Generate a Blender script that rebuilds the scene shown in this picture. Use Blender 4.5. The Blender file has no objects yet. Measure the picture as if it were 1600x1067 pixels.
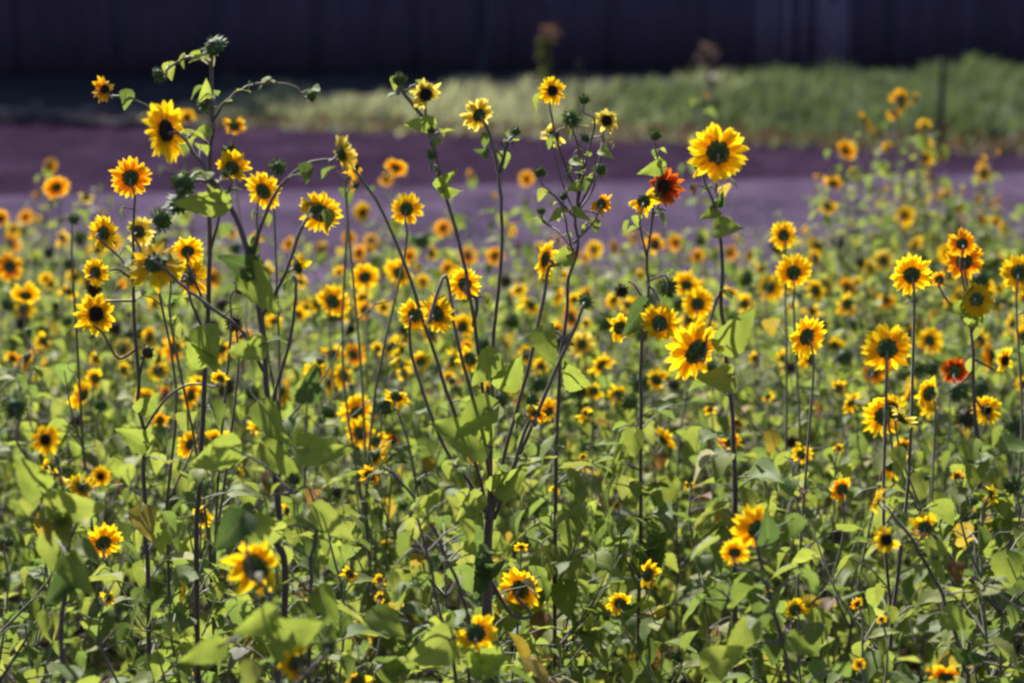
import bpy, math, random
import numpy as np
from math import radians as rad, sin, cos, pi

# ------------------------------------------------------------------ camera, sky, sun
scene = bpy.context.scene
FPX = 3778.0                       # focal length in pixels of the 1600 px wide photograph
CAM_H = 2.7
PITCH = math.atan(593.5 / FPX)
cam_data = bpy.data.cameras.new("camera")
cam_data.lens = 36.0 * FPX / 1600.0
cam_data.sensor_width = 36.0
cam_data.clip_start = 0.1
cam_data.clip_end = 1500
cam_data.dof.use_dof = True
cam_data.dof.focus_distance = 5.9
cam_data.dof.aperture_fstop = 2.45
cam = bpy.data.objects.new("camera", cam_data)
scene.collection.objects.link(cam)
cam.location = (0, 0, CAM_H)
cam.rotation_euler = (pi / 2 - PITCH, 0, 0)
scene.camera = cam

SUN_AZ, SUN_EL = rad(-24), rad(46)          # azimuth from +Y towards +X
sun_vec = np.array([sin(SUN_AZ) * cos(SUN_EL), cos(SUN_AZ) * cos(SUN_EL), sin(SUN_EL)])
world = bpy.data.worlds.new("World")
scene.world = world
world.use_nodes = True
nt = world.node_tree
sky = nt.nodes.new("ShaderNodeTexSky")
sky.sky_type = 'NISHITA'
sky.sun_disc = False
sky.sun_elevation = SUN_EL
sky.sun_rotation = SUN_AZ
nt.links.new(sky.outputs[0], nt.nodes["Background"].inputs[0])
nt.nodes["Background"].inputs[1].default_value = 0.055
sd = bpy.data.lights.new("sun", 'SUN')
sd.energy = 5.0
sd.angle = rad(0.5)
sd.color = (1.0, 0.95, 0.87)
so = bpy.data.objects.new("sun", sd)
scene.collection.objects.link(so)
so.rotation_euler = (pi / 2 - SUN_EL, 0, -SUN_AZ + pi)
from mathutils import Vector
so.rotation_euler = Vector(sun_vec).to_track_quat('Z', 'Y').to_euler()
scene.view_settings.view_transform = 'Standard'
scene.view_settings.look = 'None'
scene.view_settings.exposure = 1.07
scene.view_settings.gamma = 1
scene.cycles.max_bounces = 8
scene.cycles.transparent_max_bounces = 8
scene.cycles.transmission_bounces = 6
scene.cycles.diffuse_bounces = 4
scene.cycles.filter_width = 2.5
scene.cycles.use_denoising = True

rng = np.random.default_rng(11)
RU = lambda a, b: float(rng.uniform(a, b))


def at(x, y, d):
    """point that the photograph shows at pixel x, y (1600 px wide) at distance d in front of the camera"""
    xc, yc = (x - 800) / FPX, -(y - 533.5) / FPX
    v = np.array([xc, cos(PITCH) + yc * sin(PITCH), -sin(PITCH) + yc * cos(PITCH)])
    return np.array([0, 0, CAM_H]) + v * (d / v[1])


def px_of(P):
    dx, dy, dz = P[0], P[1], P[2] - CAM_H
    f = dy * cos(PITCH) - dz * sin(PITCH)
    u = dy * sin(PITCH) + dz * cos(PITCH)
    return 800 + FPX * dx / f, 533.5 - FPX * u / f


def on_ground(x, y):
    xc, yc = (x - 800) / FPX, -(y - 533.5) / FPX
    v = np.array([xc, cos(PITCH) + yc * sin(PITCH), -sin(PITCH) + yc * cos(PITCH)])
    return np.array([0, 0, CAM_H]) + v * (-CAM_H / v[2])


# ------------------------------------------------------------------ helpers
class MB:
    def __init__(s):
        s.v, s.q, s.t, s.uv, s.tint, s.qm, s.tm, s.n = [], [], [], [], [], [], [], 0

    def add(s, v, quads=None, tris=None, uv=None, tint=(1, 1, 1), mat=0):
        v = np.asarray(v, float)
        n = len(v)
        s.v.append(v)
        s.uv.append(np.zeros((n, 2)) if uv is None else np.asarray(uv, float))
        tt = np.asarray(tint, float)
        s.tint.append(np.broadcast_to(tt, (n, 3)) if tt.ndim == 1 else tt)
        if quads is not None and len(quads):
            q = np.asarray(quads, int)
            s.q.append(q + s.n)
            s.qm.append(np.full(len(q), mat))
        if tris is not None and len(tris):
            t = np.asarray(tris, int)
            s.t.append(t + s.n)
            s.tm.append(np.full(len(t), mat))
        s.n += n

    def mesh(s, name, mats, smooth=True):
        me = bpy.data.meshes.new(name)
        v = np.concatenate(s.v)
        uv = np.concatenate(s.uv)
        tint = np.concatenate(s.tint)
        q = np.concatenate(s.q) if s.q else np.zeros((0, 4), int)
        t = np.concatenate(s.t) if s.t else np.zeros((0, 3), int)
        mi = np.concatenate(([np.concatenate(s.qm)] if s.qm else []) + ([np.concatenate(s.tm)] if s.tm else []))
        me.vertices.add(len(v))
        me.vertices.foreach_set("co", v.astype(np.float32).ravel())
        loops = np.concatenate([q.ravel(), t.ravel()])
        me.loops.add(len(loops))
        me.loops.foreach_set("vertex_index", loops.astype(np.int32))
        start = np.concatenate([np.arange(len(q)) * 4, len(q) * 4 + np.arange(len(t)) * 3])
        me.polygons.add(len(q) + len(t))
        me.polygons.foreach_set("loop_start", start.astype(np.int32))
        me.polygons.foreach_set("material_index", mi.astype(np.int32))
        me.update(calc_edges=True)
        if smooth:
            me.polygons.foreach_set("use_smooth", np.ones(len(me.polygons), bool))
        a = me.attributes.new("tint", 'FLOAT_COLOR', 'POINT')
        a.data.foreach_set("color", np.concatenate([tint, np.ones((len(v), 1))], 1).astype(np.float32).ravel())
        b = me.attributes.new("luv", 'FLOAT_VECTOR', 'POINT')
        b.data.foreach_set("vector", np.concatenate([uv, np.zeros((len(v), 1))], 1).astype(np.float32).ravel())
        for m in (mats if isinstance(mats, (list, tuple)) else [mats]):
            me.materials.append(m)
        me.validate()
        return me

    def build(s, name, mats, parent=None, smooth=True):
        return link(name, s.mesh(name, mats, smooth), parent)


def link(name, data, parent=None, loc=None):
    o = bpy.data.objects.new(name, data)
    scene.collection.objects.link(o)
    if parent is not None:
        o.parent = parent
    if loc is not None:
        o.location = loc
    return o


def tag(o, label=None, cat=None, group=None, kind=None):
    if label:
        o["label"] = label
    if cat:
        o["category"] = cat
    if group:
        o["group"] = group
    if kind:
        o["kind"] = kind
    return o


def unit(v):
    v = np.asarray(v, float)
    return v / (np.linalg.norm(v) + 1e-12)


def frame(ydir, n):
    y = unit(ydir)
    z = np.asarray(n, float)
    z = z - y * np.dot(z, y)
    if np.linalg.norm(z) < 1e-4:
        z = np.cross(y, [1, 0.2, 0.1])
    z = unit(z)
    x = np.cross(y, z)
    return np.stack([x, y, z], 1)


def smooth_path(P, per=4):
    P = np.asarray(P, float)
    if len(P) < 3:
        return np.linspace(P[0], P[-1], per + 1)
    E = np.vstack([2 * P[0] - P[1], P, 2 * P[-1] - P[-2]])
    out = []
    for i in range(1, len(E) - 2):
        p0, p1, p2, p3 = E[i - 1:i + 3]
        for k in range(per):
            t = k / per
            out.append(.5 * (2 * p1 + (p2 - p0) * t + (2 * p0 - 5 * p1 + 4 * p2 - p3) * t * t + (3 * p1 - p0 - 3 * p2 + p3) * t ** 3))
    out.append(P[-1])
    return np.array(out)


def tube(mb, P, r0, r1, sides=6, tint=(1, 1, 1), mat=0, tint2=None, knob=0):
    P = np.asarray(P, float)
    n = len(P)
    T = np.gradient(P, axis=0)
    T /= (np.linalg.norm(T, axis=1, keepdims=True) + 1e-9)
    a = np.cross(T[0], [0.31, 0.9, 0.2])
    a = unit(a)
    ang = np.arange(sides) * 2 * pi / sides
    V = np.zeros((n, sides, 3))
    for i in range(n):
        a = unit(a - T[i] * np.dot(a, T[i]))
        b = np.cross(T[i], a)
        r = r0 + (r1 - r0) * i / (n - 1)
        if knob:
            r *= 1 + knob * rng.uniform(-1, 1)
        V[i] = P[i] + r * (np.cos(ang)[:, None] * a + np.sin(ang)[:, None] * b)
    i, j = np.meshgrid(np.arange(n - 1), np.arange(sides), indexing='ij')
    j2 = (j + 1) % sides
    Q = np.stack([i * sides + j, i * sides + j2, (i + 1) * sides + j2, (i + 1) * sides + j], -1).reshape(-1, 4)
    if tint2 is not None:
        w = np.linspace(0, 1, n)[:, None, None]
        tt = (np.asarray(tint) * (1 - w) + np.asarray(tint2) * w)
        tt = np.broadcast_to(tt, (n, sides, 3)).reshape(-1, 3)
    else:
        tt = tint
    mb.add(V.reshape(-1, 3), Q, tint=tt, mat=mat)


def box(mb, lo, hi, tint=(1, 1, 1), mat=0):
    x0, y0, z0 = lo
    x1, y1, z1 = hi
    v = [(x0, y0, z0), (x1, y0, z0), (x1, y1, z0), (x0, y1, z0), (x0, y0, z1), (x1, y0, z1), (x1, y1, z1), (x0, y1, z1)]
    q = [(0, 3, 2, 1), (4, 5, 6, 7), (0, 1, 5, 4), (1, 2, 6, 5), (2, 3, 7, 6), (3, 0, 4, 7)]
    mb.add(v, q, tint=tint, mat=mat)


# ------------------------------------------------------------------ materials
def new_mat(name):
    m = bpy.data.materials.new(name)
    m.use_nodes = True
    return m, m.node_tree, m.node_tree.nodes, m.node_tree.links


def math_node(nt_, op, a, b=None, c=None):
    n = nt_.nodes.new("ShaderNodeMath")
    n.operation = op
    for i, x in enumerate((a, b, c)):
        if x is None:
            continue
        if isinstance(x, (int, float)):
            n.inputs[i].default_value = x
        else:
            nt_.links.new(x, n.inputs[i])
    return n.outputs[0]


def mix_col(nt_, fac, a, b, mode='MIX'):
    n = nt_.nodes.new("ShaderNodeMix")
    n.data_type = 'RGBA'
    n.blend_type = mode
    for sock, x in ((n.inputs[0], fac), (n.inputs[6], a), (n.inputs[7], b)):
        if isinstance(x, (int, float)):
            sock.default_value = x
        elif isinstance(x, tuple):
            sock.default_value = (*x, 1) if len(x) == 3 else x
        else:
            nt_.links.new(x, sock)
    return n.outputs[2]


def noise(nt_, scale, detail=3, coord='Object', rough=.55, stretch=None):
    tc = nt_.nodes.new("ShaderNodeTexCoord")
    n = nt_.nodes.new("ShaderNodeTexNoise")
    n.inputs["Scale"].default_value = scale
    n.inputs["Detail"].default_value = detail
    n.inputs["Roughness"].default_value = rough
    src = tc.outputs[coord]
    if stretch:
        mp = nt_.nodes.new("ShaderNodeMapping")
        mp.inputs["Scale"].default_value = stretch
        nt_.links.new(src, mp.inputs[0])
        src = mp.outputs[0]
    nt_.links.new(src, n.inputs["Vector"])
    return n.outputs[0]


def ramp(nt_, fac, stops):
    r = nt_.nodes.new("ShaderNodeValToRGB")
    el = r.color_ramp.elements
    while len(el) < len(stops):
        el.new(0.5)
    for e, (p, c) in zip(el, stops):
        e.position = p
        e.color = (*c, 1)
    nt_.links.new(fac, r.inputs[0])
    return r.outputs[0]


def leafy(name, trans, rough, veins, back=(1.25, 1.15, .55), spec=.45):
    """thin living tissue: reflects on the lit side and lets light through"""
    m, t, N, L = new_mat(name)
    P = N["Principled BSDF"]
    at_ = N.new("ShaderNodeAttribute")
    at_.attribute_name = "tint"
    col = at_.outputs["Color"]
    nz = noise(t, 38, 3)
    col = mix_col(t, 1, col, ramp(t, nz, [(.25, (.78, .8, .8)), (.75, (1.15, 1.12, 1.1))]), 'MULTIPLY')
    uv = N.new("ShaderNodeAttribute")
    uv.attribute_name = "luv"
    sp = N.new("ShaderNodeSeparateXYZ")
    L.new(uv.outputs["Vector"], sp.inputs[0])
    au = math_node(t, 'ABSOLUTE', math_node(t, 'SUBTRACT', sp.outputs[0], .5))
    if veins == 'leaf':
        mid = math_node(t, 'LESS_THAN', au, .022)
        w = math_node(t, 'MULTIPLY_ADD', au, -1.1, sp.outputs[1])
        sv = math_node(t, 'GREATER_THAN', math_node(t, 'SINE', math_node(t, 'MULTIPLY', w, 40.0)), .93)
        vv = math_node(t, 'MAXIMUM', mid, math_node(t, 'MULTIPLY', sv, .55))
        col = mix_col(t, math_node(t, 'MULTIPLY', vv, .55), col, (.22, .25, .09))
    elif veins == 'petal':
        st = math_node(t, 'SINE', math_node(t, 'MULTIPLY', sp.outputs[0], 38.0))
        f = math_node(t, 'MULTIPLY_ADD', st, .06, .94)
        cm = N.new("ShaderNodeCombineColor")
        for k in range(3):
            L.new(f, cm.inputs[k])
        col = mix_col(t, 1, col, cm.outputs[0], 'MULTIPLY')
        vv = st
    L.new(col, P.inputs["Base Color"])
    P.inputs["Roughness"].default_value = rough
    P.inputs["Specular IOR Level"].default_value = spec
    bmp = N.new("ShaderNodeBump")
    bmp.inputs["Strength"].default_value = .25
    bmp.inputs["Distance"].default_value = .002
    L.new(vv if veins else nz, bmp.inputs["Height"])
    L.new(bmp.outputs[0], P.inputs["Normal"])
    tr = N.new("ShaderNodeBsdfTranslucent")
    L.new(mix_col(t, 1, col, back, 'MULTIPLY'), tr.inputs[0])
    mx = N.new("ShaderNodeMixShader")
    mx.inputs[0].default_value = trans
    L.new(P.outputs[0], mx.inputs[1])
    L.new(tr.outputs[0], mx.inputs[2])
    L.new(mx.outputs[0], N["Material Output"].inputs[0])
    return m


def solid(name, rough=.8, spec=.3, nscale=30, lo=.7, hi=1.25, sheen=0, bump=.3, stretch=None, dist=.003):
    m, t, N, L = new_mat(name)
    P = N["Principled BSDF"]
    a = N.new("ShaderNodeAttribute")
    a.attribute_name = "tint"
    nz = noise(t, nscale, 4, stretch=stretch)
    col = mix_col(t, 1, a.outputs["Color"], ramp(t, nz, [(.3, (lo,) * 3), (.7, (hi,) * 3)]), 'MULTIPLY')
    L.new(col, P.inputs["Base Color"])
    P.inputs["Roughness"].default_value = rough
    P.inputs["Specular IOR Level"].default_value = spec
    P.inputs["Sheen Weight"].default_value = sheen
    b = N.new("ShaderNodeBump")
    b.inputs["Strength"].default_value = bump
    b.inputs["Distance"].default_value = dist
    L.new(nz, b.inputs["Height"])
    L.new(b.outputs[0], P.inputs["Normal"])
    return m


M_leaf = leafy("leaf_green", .52, .58, 'leaf', (1.2, 1.2, .8), .3)
M_petal = leafy("petal_tissue", .55, .6, 'petal', (1.08, 1.05, .8), .2)
M_stem = solid("stem_skin", .6, .4, 60, .75, 1.2, .35, .2, (1, 1, .15))
M_calyx = leafy("calyx_green", .2, .6, None, (1.3, 1.2, .6), .35)
M_disc = solid("flower_disc", .9, .2, 260, .5, 1.6, .1, .9)
M_bark = solid("bark", .95, .05, 6, .6, 1.3, 0, .8, (1, 1, .2), .02)
M_wood = solid("weathered_board", .95, .03, 5, .7, 1.25, 0, .3, (6, 1, .3), .01)
M_metal = solid("rusty_stake", .7, .4, 25, .5, 1.5, 0, .3)
M_crown = leafy("tree_leaf", .25, .5, None, (1.2, 1.1, .5), .3)
M_grass = leafy("grass_blade", .5, .5, None, (1.2, 1.15, .6), .35)


def soil_mat(name, dark, light, scale, bumpd, furrow=False):
    m, t, N, L = new_mat(name)
    P = N["Principled BSDF"]
    n1 = noise(t, scale, 8, rough=.7, coord='Object')
    n2 = noise(t, .35, 4, coord='Object')
    c1 = ramp(t, n1, [(.3, dark), (.7, light)])
    c2 = mix_col(t, 1, c1, ramp(t, n2, [(.3, (.75, .75, .78)), (.7, (1.2, 1.18, 1.2))]), 'MULTIPLY')
    n3 = noise(t, 1.0, 7, rough=.8, stretch=(1.1, .32, 1))
    c2 = mix_col(t, 1, c2, ramp(t, n3, [(.36, (.62, .62, .64)), (.5, (1, 1, 1)), (.64, (1.5, 1.5, 1.42))]), 'MULTIPLY')
    L.new(c2, P.inputs["Base Color"])
    P.inputs["Roughness"].default_value = 1.0
    P.inputs["Specular IOR Level"].default_value = 0.0
    h = n1
    if furrow:
        tc = N.new("ShaderNodeTexCoord")
        sx = N.new("ShaderNodeSeparateXYZ")
        L.new(tc.outputs["Object"], sx.inputs[0])
        s = math_node(t, 'SINE', math_node(t, 'MULTIPLY_ADD', n2, 3.0, math_node(t, 'MULTIPLY', sx.outputs[1], 7.0)))
        h = math_node(t, 'MULTIPLY_ADD', s, .35, n1)
    b = N.new("ShaderNodeBump")
    b.inputs["Strength"].default_value = .8
    b.inputs["Distance"].default_value = bumpd
    L.new(h, b.inputs["Height"])
    L.new(b.outputs[0], P.inputs["Normal"])
    return m


M_bed = soil_mat("bed_soil", (.035, .026, .022), (.10, .075, .06), 22, .03)
M_tilled = soil_mat("tilled_soil", (.018, .0105, .021), (.046, .028, .055), 9, .06, True)
M_dirt = soil_mat("pale_dirt", (.047, .034, .058), (.10, .074, .124), 12, .04, True)
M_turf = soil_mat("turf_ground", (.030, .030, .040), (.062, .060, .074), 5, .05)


# ------------------------------------------------------------------ setting
def sheet(name, pts, z, mat, label, cat):
    mb = MB()
    v = [(x, y, z) for x, y in pts]
    mb.add(v, [tuple(range(4))])
    o = mb.build(name, mat, smooth=False)
    return tag(o, label, cat, kind='structure')


sheet("ground", [(-700, -200), (700, -200), (700, 1200), (-700, 1200)], 0, M_bed,
      "dark brown earth under the whole sunflower bed", "ground")
g0, g1 = on_ground(-400, 172), on_ground(2000, 256)      # grass edge line
s0, s1 = on_ground(-400, 318), on_ground(2000, 262)      # dark / light soil edge
def line_at(a, b, x):
    k = (x - a[0]) / (b[0] - a[0])
    return a[1] + (b[1] - a[1]) * k
XL, XR = -25, 25
sheet("tilled_soil", [(XL, 15.2), (XR, 15.2), (XR, line_at(g0, g1, XR)), (XL, line_at(g0, g1, XL))], .004, M_tilled,
      "bare dark purplish tilled soil between the flowers and the grass", "soil")
sheet("dirt_path", [(XL, 15.0), (XR, 15.0), (XR, line_at(s0, s1, XR)), (XL, line_at(s0, s1, XL))], .008, M_dirt,
      "paler bare earth strip just behind the sunflower bed", "path")
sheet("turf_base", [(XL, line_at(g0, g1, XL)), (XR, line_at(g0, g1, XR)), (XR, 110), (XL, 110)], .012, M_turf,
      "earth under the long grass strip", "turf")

# long grass : one mass of blades
def grass_field(n):
    mb = MB()
    d = rng.uniform(30, 61, n)
    x = rng.uniform(-.27, .27, n) * d
    edge = g0[1] + (g1[1] - g0[1]) * (x - g0[0]) / (g1[0] - g0[0])
    keep = d > edge + rng.normal(0, .35, n)
    keep &= d < 44.5 + 9.5 * np.clip((800 + FPX * x / d - 400) / 1150, -.2, 1.3) + rng.normal(0, .5, n)
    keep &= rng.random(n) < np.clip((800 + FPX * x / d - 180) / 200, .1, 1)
    x, d = x[keep], d[keep]
    n = len(x)
    px = 800 + FPX * x / d
    patch = np.sin(x * .9 + d * .35) * .5 + np.sin(x * .37 - d * .22 + 1) * .5 + rng.normal(0, .4, n)
    tall = rng.uniform(.22, .5, n) * (1 + .25 * np.sin(x * 1.7) * np.sin(d * .8)) * np.where(px > 1050, 1.15, .9)
    front = np.clip((d - (g0[1] + (g1[1] - g0[1]) * (x - g0[0]) / (g1[0] - g0[0]))) / 3, .25, 1)
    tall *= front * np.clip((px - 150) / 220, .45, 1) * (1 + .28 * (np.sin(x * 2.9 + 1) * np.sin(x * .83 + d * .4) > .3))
    w = rng.uniform(.012, .03, n) * 1.7
    az = rng.uniform(0, 2 * pi, n)
    lean = rng.uniform(.05, .45, n) * tall
    lx, ly = np.cos(az) * lean + .06, np.sin(az) * lean
    wx, wy = np.cos(az + 1.3) * w, np.sin(az + 1.3) * w
    P = np.zeros((n, 6, 3))
    for k, (f, ww) in enumerate(((0, .8), (.55, 1), (1, .12))):
        cx, cy, cz = x + lx * f ** 2, d + ly * f ** 2, tall * f * (1 - .12 * f)
        P[:, 2 * k] = np.stack([cx - wx * ww, cy - wy * ww, cz], 1)
        P[:, 2 * k + 1] = np.stack([cx + wx * ww, cy + wy * ww, cz], 1)
    idx = np.arange(n)[:, None, None] * 6 + np.array([[0, 1, 3, 2], [2, 3, 5, 4]])[None]
    c1 = np.array([.088, .125, .082])
    c2 = np.array([.34, .355, .33])
    # pale seeding grass in the middle of the strip, greener grass towards the right
    pale = np.clip(.5 + .55 * patch - np.clip((px - 950) / 400, -.3, 1.1) + .25 * np.clip((d - 41) / 6, -1, 1), 0, 1)[:, None]
    c = c1 * (1 - pale) + c2 * pale
    c = c * rng.uniform(.65, 1.3, (n, 1))
    red = (front < .55) & (rng.random(n) < .6)
    c[red] = np.array([.10, .06, .058]) * rng.uniform(.7, 1.3, (red.sum(), 1))
    tall_c = np.repeat(c, 6, 0)
    mb.add(P.reshape(-1, 3), idx.reshape(-1, 4), tint=tall_c)
    return mb


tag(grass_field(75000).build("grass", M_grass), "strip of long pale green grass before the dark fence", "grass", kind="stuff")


# board fence in deep shade
def fence_line(x):
    return 60.5 + x * .13


def board_fence():
    root = link("board_fence", None, loc=(0, fence_line(0), 0))
    tag(root, "dark upright board fence in deep shade across the back", "fence")
    for bay in range(-9, 9):
        xa, xb = bay * 2.4, bay * 2.4 + 2.4
        mb = MB()
        x = xa + .01
        while x < xb - .01:
            w = min(RU(.13, .17), xb - x)
            top = 2.25 + RU(-.05, .05)
            y = fence_line(x) - fence_line(0)
            px = 800 + FPX * x / 60
            g = RU(.82, 1.08)
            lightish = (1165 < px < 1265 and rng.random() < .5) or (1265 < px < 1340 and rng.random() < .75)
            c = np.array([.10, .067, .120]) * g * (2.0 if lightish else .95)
            if lightish and rng.random() < .25:
                top -= RU(.3, .6)
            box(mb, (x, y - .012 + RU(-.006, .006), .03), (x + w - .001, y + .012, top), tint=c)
            x += w
        mb.build("board_panel", M_wood, root, smooth=False)
        mb = MB()
        y = fence_line(xa) - fence_line(0)
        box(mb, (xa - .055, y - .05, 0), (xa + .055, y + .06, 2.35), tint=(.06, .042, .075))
        mb.build("post", M_wood, root, smooth=False)
    for z in (.45, 1.85):
        mb = MB()
        a, b = -9 * 2.4, 9 * 2.4
        v = []
        for xx in (a, b):
            y = fence_line(xx) - fence_line(0)
            v += [(xx, y + .02, z), (xx, y + .065, z), (xx, y + .065, z + .09), (xx, y + .02, z + .09)]
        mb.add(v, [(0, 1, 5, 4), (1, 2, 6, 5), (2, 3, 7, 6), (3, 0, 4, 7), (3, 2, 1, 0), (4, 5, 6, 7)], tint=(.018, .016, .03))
        mb.build("rail", M_wood, root, smooth=False)


board_fence()

# utility pole in front of the fence
P0 = at(751, 110, 58.5)
root = link("wooden_pole", None, loc=(P0[0], P0[1], 0))
tag(root, "round wooden pole rising past the dark fence behind the centre of the bed", "pole")
mb = MB()
tube(mb, [(0, 0, -.1), (0, 0, 2), (.01, 0, 4), (.0, 0, 7)], .15, .12, 12, (.05, .045, .07))
mb.build("shaft", M_bark, root)
mb = MB()
tube(mb, [(-.7, -.17, 6.5), (.7, -.17, 6.5)], .05, .05, 6, (.08, .07, .08))
mb.build("crossarm", M_bark, root)


# trees
def crown_mesh(seed, rx, rz, n):
    r = np.random.default_rng(seed)
    mb = MB()
    nc = 46
    u = r.normal(size=(nc, 3))
    u /= np.linalg.norm(u, axis=1, keepdims=True)
    cen = u * (r.uniform(.35, .95, (nc, 1))) * np.array([rx, rx, rz])
    cr = r.uniform(.5, 1.15, nc)
    k = r.integers(0, nc, n)
    v = r.normal(size=(n, 3))
    v /= np.linalg.norm(v, axis=1, keepdims=True)
    P = cen[k] + v * (cr[k] * r.uniform(.55, 1.05, n))[:, None]
    a = r.normal(size=(n, 3))
    a /= np.linalg.norm(a, axis=1, keepdims=True)
    b = np.cross(a, r.normal(size=(n, 3)))
    b /= np.linalg.norm(b, axis=1, keepdims=True)
    s = r.uniform(.07, .15, (n, 1))
    V = np.stack([P - a * s * 1.3, P + b * s * .6, P + a * s * 1.5, P - b * s * .6], 1)
    c = np.array([.03, .052, .02]) * r.uniform(.6, 1.5, (n, 1)) * (.8 + .4 * r.random(nc))[k][:, None]
    mb.add(V.reshape(-1, 3), (np.arange(n)[:, None] * 4 + np.arange(4)), tint=np.repeat(c, 4, 0))
    return mb


crowns = [crown_mesh(s, 2.9, 3.6, 15000).mesh("crown", M_crown, smooth=False) for s in (1, 2, 3)]
tree_words = ["at the far left end of the fence", "left of the fence centre", "beside the wooden pole",
              "behind the weathered pale boards", "right of the pale boards"]
tree_px = [(-310, 63, 2.7), (20, 64, 2.7), (360, 63.6, 1.3), (570, 63.8, 1.1), (820, 64, 1.0), (1050, 64.2, 1.0), (1300, 64.5, 1.0), (1530, 64.7, 1.02), (1760, 65, 1.0)]
tree_labels = ["biggest dark tree beyond the far left end of the fence", "tall dark tree over the fence behind the left soil",
               "tall dark tree over the fence behind the drooping green flower head",
               "dark tree over the fence just left of the wooden pole",
               "dark tree over the fence behind the pinkish weed",
               "dark tree over the fence behind the large round yellow flower",
               "dark tree over the fence behind the pale weathered boards",
               "dark tree over the fence behind the tall leaning stake",
               "dark tree past the right end of the fence in view"]
for i, (px, d, s) in enumerate(tree_px):
    p = at(px, 110, d)
    t = link("shade_tree", None, loc=(p[0], p[1], 0))
    tag(t, tree_labels[i], "tree", "trees standing behind the board fence")
    t.rotation_euler = (0, 0, RU(0, 6))
    mb = MB()
    h = 6.2 * s
    pts = [(0, 0, -.1), (RU(-.1, .1), RU(-.1, .1), h * .25), (RU(-.2, .2), RU(-.2, .2), h * .5), (RU(-.3, .3), RU(-.3, .3), h * .85)]
    tube(mb, smooth_path(pts, 4), .24 * s, .06, 9, (.05, .04, .04), knob=.05)
    for k in range(7):
        a, z = RU(0, 2 * pi), h * RU(.22, .6)
        q = np.array([cos(a), sin(a), 0])
        tube(mb, smooth_path([(0, 0, z), q * .9 + [0, 0, z + .5], q * 1.9 * s + [0, 0, z + RU(.6, 1.6)]], 3), .09 * s, .02, 6, (.05, .04, .04))
    mb.build("trunk", M_bark, t)
    c = link("crown", crowns[i % 3], t)
    c.scale = (s * 1.1, s * 1.1, s)
    c.location = (0, 0, 1.15 + 3.65 * s)


# stakes at the edge of the grass
def stake(x, ytop, ybase, lean, label, w, tip):
    b = on_ground(x, ybase)
    top = at(x + lean, ytop, b[1])
    root = link("stake", None, loc=tuple(b))
    tag(root, label, "stake", "thin stakes at the grass edge")
    v = top - b
    mb = MB()
    tube(mb, [v * 0 + [0, 0, -.1], v * .5, v], w, w * .8, 8, (.03, .02, .022), knob=.06)
    mb.build("shaft", M_metal, root)
    mb = MB()
    tube(mb, [v, v + [0, 0, .02], v + [0, 0, .05]], w * 1.25, w * .9, 8, tip)
    mb.build("cap", M_metal, root)


stake(1467, 96, 250, 7, "tall thin dark leaning stake at the right against the grass", .055, (.05, .02, .02))
stake(905, 99, 200, 1, "short dark stake behind the small round front-facing yellow flower", .045, (.06, .04, .05))
stake(357, 118, 172, 0, "reddish stake end in the shaded grass behind the arching stem", .05, (.08, .03, .03))


# ------------------------------------------------------------------ leaf and flower shapes
def leaf_shape(seed, nu, nv):
    r = np.random.default_rng(seed)
    t = np.linspace(0, 1, nu + 1)
    t = t ** 1.05
    asp = r.uniform(.38, .52)
    w = asp * (np.sin(pi * np.clip(t, 0, 1) ** .55)) ** .85 * (1 - .25 * t)
    w[0] = .03
    w[-1] = .0
    if nu > 6:
        w[1:-1] *= 1 + .055 * np.where(np.arange(1, nu) % 2 == 0, 1, -1)
    v = np.linspace(-1, 1, nv * 2 + 1)
    T, V = np.meshgrid(t, v, indexing='ij')
    W = w[:, None]
    X = V * W
    Y = T - .20 * np.abs(V) ** 2 * (1 - T) ** 3 - .06
    fold, droop = r.uniform(.05, .5), r.uniform(.1, .7)
    ph = r.uniform(0, 6, 4)
    Z = fold * np.abs(X) - droop * (T ** 2) * .55 + .035 * np.sin(9 * T + ph[0] + 3 * V) * np.abs(V) + r.uniform(-.25, .25) * X
    X = X + r.uniform(-.12, .12) * T ** 2
    n2 = nv * 2 + 1
    i, j = np.meshgrid(np.arange(nu), np.arange(n2 - 1), indexing='ij')
    Q = np.stack([i * n2 + j, i * n2 + j + 1, (i + 1) * n2 + j + 1, (i + 1) * n2 + j], -1).reshape(-1, 4)
    return np.stack([X, Y, Z], -1).reshape(-1, 3), Q, np.stack([V * .5 + .5, T], -1).reshape(-1, 2)


LEAF_HI = [leaf_shape(s, 14, 2) for s in range(14)]
LEAF_LO = [leaf_shape(s + 50, 5, 1) for s in range(12)]

GREENS = 1.1 * np.array([[.215, .265, .058], [.18, .24, .058], [.24, .285, .06], [.12, .175, .05], [.155, .22, .062], [.27, .30, .078]])


def leaf_tint():
    q = rng.random()
    if q < .02:
        return np.array([.42, .30, .05]) * RU(.7, 1.1)
    if q < .032:
        return np.array([.22, .11, .04]) * RU(.6, 1.1)
    if q < .05:
        return np.array([.3, .29, .24]) * RU(.6, 1.1)
    return GREENS[rng.integers(len(GREENS))] * RU(.75, 1.2)


STEM_DARK = np.array([.065, .032, .042])
STEM_PALE = np.array([.21, .165, .18])
STEM_GREEN = np.array([.17, .19, .08])


def add_leaf(mb, base, ydir, normal, size, hi=True, tint=None, slim=1):
    V, Q, UV = (LEAF_HI if hi else LEAF_LO)[rng.integers(len(LEAF_HI if hi else LEAF_LO))]
    F = frame(ydir, normal)
    mb.add((V * [slim, 1, 1] * size) @ F.T + base, Q, uv=UV, tint=leaf_tint() if tint is None else tint)


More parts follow.
